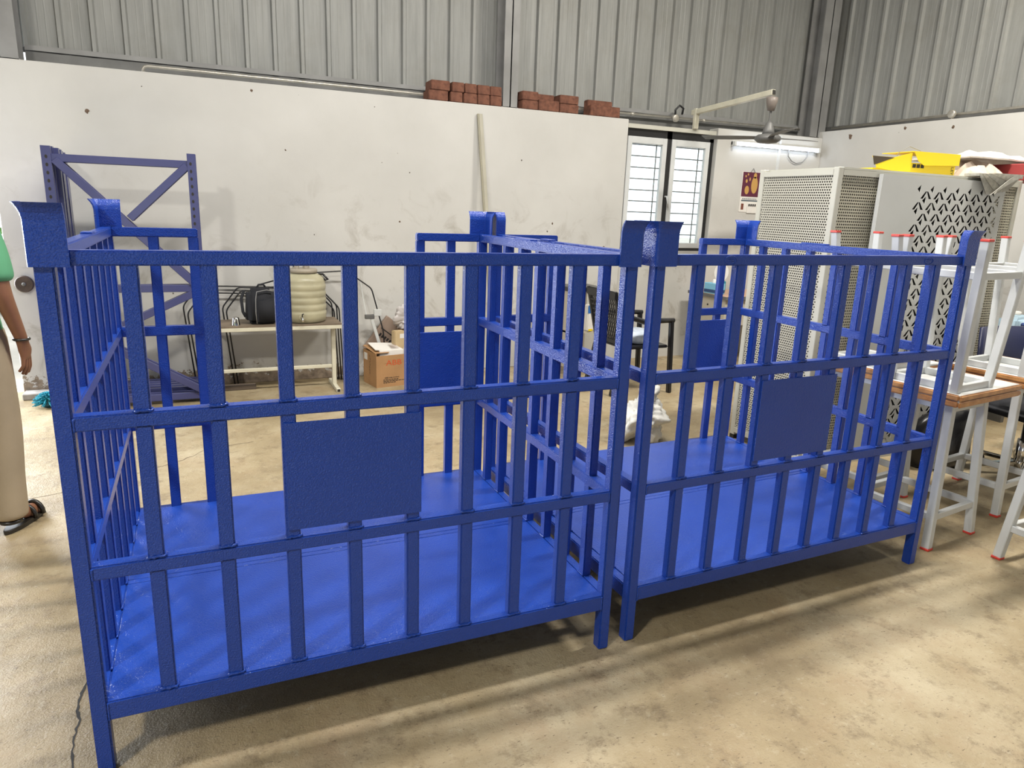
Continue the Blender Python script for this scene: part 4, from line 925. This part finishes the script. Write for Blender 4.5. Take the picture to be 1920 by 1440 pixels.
# small stand against the wall with trays and packets
sd = thing('steel_stand', 'small beige steel stand with a dark tray against the back wall', 'stand', (3.47, 3.80, 0))
for x0 in (0, 0.31):
    for y0 in (0, 0.27): bx('leg', (x0, x0+0.025, y0, y0+0.025, 0, 0.82), BEIGE, sd, 0.002, 1)
bx('shelf', (0, 0.335, 0, 0.295, 0.43, 0.448), BEIGE, sd); bx('tray', (-0.01, 0.345, -0.01, 0.305, 0.82, 0.862), BPLAS, sd, 0.006, 1)
bx('side_panel', (0.0, 0.006, 0.025, 0.27, 0.10, 0.82), BEIGE, sd)
pk = thing('printed_packet', 'blue and white printed packet standing on the steel stand shelf', 'packet', (3.72, 3.83, 0.449), 0.2)
bx('packet_body', (-0.065, 0.065, -0.03, 0.03, 0, 0.25), PAPER, pk, 0.008, 2); bx('blue_band', (-0.066, 0.066, -0.0315, -0.0295, 0.17, 0.245), mat('blue_print', (0.02, 0.13, 0.42), 0.5), pk)
bx('blue_stripe', (0.025, 0.06, -0.0315, -0.0295, 0.05, 0.168), mat('blue_print', (0.02, 0.13, 0.42), 0.5), pk)
bm = B(); bm.faces.new([bm.verts.new(p) for p in ((-0.02, -0.0322, 0.175), (0.02, -0.0322, 0.175), (0.0, -0.0322, 0.225))]); obj('white_triangle', bm, PAPER, pk)
bx('yellow_patch', (-0.05, 0.0, -0.0315, -0.0295, 0.0, 0.02), YEL, pk)

# ------------------------------------------------------------------ desk in the corner
dk = thing('corner_desk', 'brown topped steel desk in the corner under the calendar', 'desk', (5.22, 3.72, 0))
bx('desk_top', (0, 1.20, 0, 0.62, 0.725, 0.752), TAN_TOP, dk, 0.003, 1); bx('top_edge', (-0.004, 1.204, -0.004, 0.0, 0.722, 0.754), DKSTEEL, dk); bx('top_edge', (-0.004, 0.0, 0.0, 0.62, 0.722, 0.754), DKSTEEL, dk)
bx('side_panel', (0.02, 0.04, 0.03, 0.60, 0.05, 0.725), BEIGE, dk); bx('side_panel', (1.16, 1.18, 0.03, 0.60, 0.05, 0.725), BEIGE, dk)
bx('modesty_panel', (0.04, 1.16, 0.55, 0.57, 0.20, 0.725), BEIGE, dk); bx('drawer_front', (0.04, 0.45, 0.03, 0.05, 0.45, 0.715), BEIGE, dk, 0.003, 1)
for x0 in (0.02, 1.14):
    for y0 in (0.03, 0.56): bx('foot', (x0, x0+0.04, y0, y0+0.04, 0, 0.05), DKSTEEL, dk)
bm = B(); lathe(bm, [(0.010, 0), (0.010, 0.004)], 12); o = obj('lock', bm, INK, dk); o.rotation_euler = (0, -math.pi/2, 0); o.location = (0.0195, 0.30, 0.64)
ti = thing('tissue_box', 'light blue tissue box on the corner desk', 'box', (5.27, 4.02, 0.753), 0.1)
bx('box_body', (-0.02, 0.10, -0.09, 0.09, 0, 0.11), mat('sky_blue_print', (0.20, 0.48, 0.66), 0.5), ti, 0.003, 1); bx('dark_band', (-0.0215, -0.0195, -0.088, 0.088, 0.012, 0.045), mat('dark_blue_print', (0.02, 0.06, 0.16), 0.5), ti)
bx('dark_band', (-0.018, 0.098, -0.0915, -0.0895, 0.012, 0.045), mat('dark_blue_print', (0.02, 0.06, 0.16), 0.5), ti)
lump('tissue', (0.04, 0.0, 0.095), (0.03, 0.035, 0.035), PAPER, 51, ti, 0.3, 2)
sg = thing('oval_sign', 'white oval desk sign on a teal foot beside the tissue box', 'sign', (5.46, 4.12, 0.753), -0.5)
bx('sign_foot', (-0.055, 0.055, -0.03, 0.03, 0, 0.12), mat('teal_plastic', (0.03, 0.20, 0.26), 0.5), sg, 0.006, 1)
bm = B(); prism(bm, [(0.075*math.cos(k*math.pi/14), 0.21+0.095*math.sin(k*math.pi/14)) for k in range(28)], 'y', -0.006, 0.006); obj('sign_plate', bm, PAPER, sg)
bm = B()
for r in range(2):
    for k in range(4): box(bm, -0.045+0.022*k, -0.028+0.022*k, -0.0072, -0.0058, 0.245-0.04*r, 0.262-0.04*r)
obj('sign_print', bm, INK, sg)
bw = thing('clay_bowl', 'small cream bowl with a lid on the corner desk', 'bowl', (5.50, 3.92, 0.753))
bm = B(); lathe(bm, [(0.035, 0), (0.055, 0.02), (0.06, 0.05), (0.055, 0.06)], 20); obj('bowl_body', bm, KRAFT, bw, smooth=True)
bm = B(); lathe(bm, [(0.058, 0.06), (0.04, 0.075), (0.012, 0.085), (0.014, 0.10)], 20); obj('bowl_lid', bm, CREAM, bw, smooth=True)
# things at the far right
jc = thing('blue_jerrycan', 'light blue plastic can with a dark blue handle by the right wall', 'can', (6.40, 1.62, 0.0))
bm = B(); box(bm, -0.12, 0.12, -0.10, 0.10, 0.60, 0.86); obj('can_body', bm, BLUEL, jc, 0.04, 3, True)
bm = B(); tube(bm, [(-0.10, -0.12, 0.80), (0.09, -0.12, 0.79)], 0.018, 10); obj('handle', bm, mat('mid_blue_plastic', (0.05, 0.09, 0.30), 0.4), jc, smooth=True)
bm = B(); lathe(bm, [(0.03, 0.85), (0.03, 0.885), (0.02, 0.89)], 14); obj('cap', bm, PAPER, jc, smooth=True)
for d in ((-0.16, 0.16, -0.14, 0.14, 0.575, 0.60), (-0.16, -0.12, -0.14, 0.14, 0, 0.575), (0.12, 0.16, -0.14, 0.14, 0, 0.575)): bx('stand_board', d, DKSTEEL, jc)
BBAG = mat('black_polythene', (0.008, 0.008, 0.009), 0.28, 0, 0, 5, 0.8, 30)
tag(lump('black_bag', (4.78, 0.98, 0), (0.26, 0.14, 0.26), BBAG, 71, None, 0.2, 4), 'shiny black bag on the floor behind the white tables, before the cut-out panel', 'bag')
tag(lump('black_bag', (5.40, 0.06, 0), (0.26, 0.22, 0.30), BBAG, 72, None, 0.2, 4), 'large shiny black bag on the floor at the far right behind the white tables', 'bag')
ds = thing('wall_disc', 'dark round metal disc fixed to the white wall beside the doorway', 'disc', (-0.862, YB, 0.872))
bm = B(); lathe(bm, [(0.060, 0), (0.062, 0.004), (0.062, 0.024), (0.056, 0.030)], 28); o = obj('disc', bm, mat('rusty_brown_steel', (0.085, 0.06, 0.05), 0.5, 0.2, 0.4, 20), ds); o.rotation_euler = (math.pi/2, 0, 0)
bm = B(); lathe(bm, [(0.014, 0.030), (0.014, 0.036), (0.008, 0.040)], 14); o = obj('centre_bolt', bm, DKSTEEL, ds); o.rotation_euler = (math.pi/2, 0, 0)
# turquoise mop head on the floor
mp = thing('mop_head', 'turquoise mop head lying on the floor beside the doorway', 'mop', (-0.745, 4.04, 0))
bm = B(); rnd = random.Random(5)
for k in range(260):
    a = rnd.uniform(0, 2*math.pi); e = rnd.uniform(0.05, 1.5); r = 0.085
    p0 = Vector((0, 0, 0.035)); p2 = Vector((r*1.25*math.cos(a)*math.cos(e), r*math.sin(a)*math.cos(e), 0.012+0.105*math.sin(e))); p1 = (p0+p2)/2+Vector((0, 0, 0.035*rnd.random()))
    tube(bm, [p0, p1, p2], [0.004, 0.005, 0.003], 4)
stuff(obj('strands', bm, TEAL, mp)); bm = B(); lathe(bm, [(0.03, 0.0), (0.045, 0.02), (0.03, 0.06)], 14); obj('mop_core', bm, mat('teal_dark', (0.01, 0.08, 0.11), 0.6), mp)
sl = bx('stone_sill', (-0.95, -0.62, 4.27, 4.40, 0, 0.05), mat('grey_stone', (0.36, 0.34, 0.31), 0.8, 0, 0.3, 12, 0.3, 40), None, 0.006, 1); tag(sl, 'grey stone block at the foot of the wall by the doorway', 'stone')

# ------------------------------------------------------------------ person at the left edge
pe = thing('person', 'person in khaki trousers and green shirt standing with back turned at left edge', 'person', (-0.64, 1.86, 0), math.radians(-22))
def skin_mesh(name, verts, edges, radii, m_, parent, root=0, sub=2):
    me_ = bpy.data.meshes.new(name); me_.from_pydata([Vector(v) for v in verts], edges, []); me_.materials.append(m_)
    o = bpy.data.objects.new(name, me_); COL.objects.link(o); o.parent = parent
    sk_ = o.modifiers.new('skin', 'SKIN'); sk_.use_smooth_shade = True
    for i, r in enumerate(radii):
        d = me_.skin_vertices[0].data[i]; d.radius = (r, r) if not isinstance(r, tuple) else r; d.use_root = (i == root)
    s_ = o.modifiers.new('subdivision', 'SUBSURF'); s_.levels = sub; s_.render_levels = sub
    return o
# local frame: +Y is where the person faces, +X the right hand side
V, Ed, Ra = [], [], []
def jn(p, r, par=None):
    V.append(p); Ra.append(r)
    if par is not None: Ed.append((par, len(V)-1))
    return len(V)-1
pel = jn((0, 0, 0.93), (0.15, 0.11)); wst = jn((0, 0.0, 1.08), (0.135, 0.10), pel); che = jn((0, 0.01, 1.27), (0.155, 0.11), wst); nkb = jn((0, 0.0, 1.43), (0.075, 0.07), che)
nk = jn((0, 0.015, 1.50), 0.052, nkb); hd = jn((0, 0.03, 1.575), (0.074, 0.085), nk); ht = jn((0, 0.02, 1.66), (0.070, 0.085), hd)
ns = jn((0, 0.118, 1.585), (0.012, 0.012), hd); jn((0, 0.128, 1.570), 0.008, ns)
for sx in (1, -1): jn((sx*0.082, 0.015, 1.59), (0.010, 0.020), hd)
for sx in (1, -1):
    h = jn((sx*0.095, 0, 0.86), 0.088, pel); k_ = jn((sx*0.115, 0.01, 0.49), 0.058, h); a_ = jn((sx*0.115, -0.02, 0.09), 0.038, k_); jn((sx*0.125, 0.10, 0.045), (0.036, 0.026), a_); jn((sx*0.130, 0.17, 0.035), (0.034, 0.018), len(V)-1)
    s_ = jn((sx*0.165, 0.0, 1.395), 0.058, che); e_ = jn((sx*0.215, -0.02, 1.13), 0.041, s_); wr = jn((sx*0.225, 0.06, 0.90), 0.026, e_)
    pm = jn((sx*0.222, 0.075, 0.845), (0.034, 0.018), wr)
    for f, (dx, ln, cu_) in enumerate(((0.020, 0.078, 0.018), (0.008, 0.086, 0.022), (-0.006, 0.080, 0.024), (-0.020, 0.064, 0.026))):
        b0 = jn((sx*(0.222), 0.078+dx, 0.815), 0.0095, pm); b1 = jn((sx*(0.222-0.004), 0.080+dx*1.15, 0.815-ln*0.55), 0.0085, b0); jn((sx*(0.222-cu_), 0.078+dx*1.2, 0.815-ln), 0.0072, b1)
    t0 = jn((sx*0.205, 0.108, 0.842), 0.0105, pm); jn((sx*0.192, 0.122, 0.805), 0.0088, t0)
body = skin_mesh('body', V, Ed, Ra, SKIN, pe)
V, Ed, Ra = [], [], []
pel = jn((0, 0, 0.93), (0.165, 0.125)); jn((0, 0, 1.06), (0.152, 0.118), pel)
for sx in (1, -1):
    h = jn((sx*0.095, 0, 0.84), 0.105, pel); k_ = jn((sx*0.113, 0.01, 0.49), 0.086, h); jn((sx*0.115, -0.01, 0.25), 0.078, k_); jn((sx*0.115, -0.02, 0.085), 0.080, len(V)-1); jn((sx*0.115, -0.02, 0.060), 0.074, len(V)-1)
skin_mesh('trousers', V, Ed, Ra, TROUS, pe)
V, Ed, Ra = [], [], []
w00 = jn((0, 0, 0.88), (0.188, 0.146)); w0_ = jn((0, 0, 0.97), (0.182, 0.140), w00); w1_ = jn((0, 0, 1.10), (0.158, 0.120), w0_); c_ = jn((0, 0.01, 1.28), (0.168, 0.122), w1_); jn((0, 0.0, 1.42), (0.090, 0.080), c_)
for sx in (1, -1):
    s_ = jn((sx*0.165, 0, 1.395), 0.072, c_); jn((sx*0.205, -0.015, 1.21), 0.066, s_); jn((sx*0.210, -0.018, 1.16), 0.066, len(V)-1)
skin_mesh('shirt', V, Ed, Ra, SHIRT, pe)
lump('hair', (0, -0.008, 1.535), (0.088, 0.104, 0.118), HAIR, 61, pe, 0.04, 3, False)
for sx in (1, -1):
    bm = B(); lathe(bm, [(0.002, -0.011), (0.008, -0.008), (0.011, 0), (0.008, 0.008), (0.002, 0.011)], 12); e_ = obj('eye', bm, mat('eye_dark', (0.02, 0.015, 0.012), 0.2), pe, smooth=True); e_.location = (sx*0.031, 0.100, 1.612)
bm = B(); tube(bm, [(-0.022, 0.100, 1.536), (0, 0.110, 1.533), (0.022, 0.100, 1.536)], [0.003, 0.006, 0.003], 8); obj('mouth', bm, mat('lip_brown', (0.16, 0.05, 0.035), 0.5), pe, smooth=True)
bm = B(); tube(bm, [(0.225+0.030*math.cos(k*math.pi/8), 0.058+0.030*math.sin(k*math.pi/8), 0.905) for k in range(16)], 0.006, 6, False, True); obj('wrist_watch', bm, LEATH, pe, smooth=True)
for sx in (1, -1):
    sh_ = bpy.data.objects.new('sandal', None); COL.objects.link(sh_); sh_.parent = pe; sh_.location = (sx*0.12, 0.06, 0)
    bm = B(); prism(bm, [(0.043*math.cos(k*math.pi/10)*(1.0 if math.sin(k*math.pi/10) > 0 else 0.85), 0.142*math.sin(k*math.pi/10)) for k in range(20)], 'z', 0, 0.022); obj('sole', bm, LEATH, sh_, 0.004, 1)
    for yy_, w2_ in ((0.075, 0.022), (0.02, 0.020)):
        bm = B(); tube(bm, [(0.046*math.cos(t*math.pi/8), yy_, 0.018+0.062*math.sin(t*math.pi/8)) for t in range(9)], w2_*0.5, 6); obj('strap', bm, LEATH, sh_, smooth=True)
    bm = B(); tube(bm, [(0.044*math.cos(t*math.pi/8), -0.08-0.05*math.sin(t*math.pi/8), 0.055) for t in range(9)], 0.010, 6); obj('heel_strap', bm, LEATH, sh_, smooth=True)
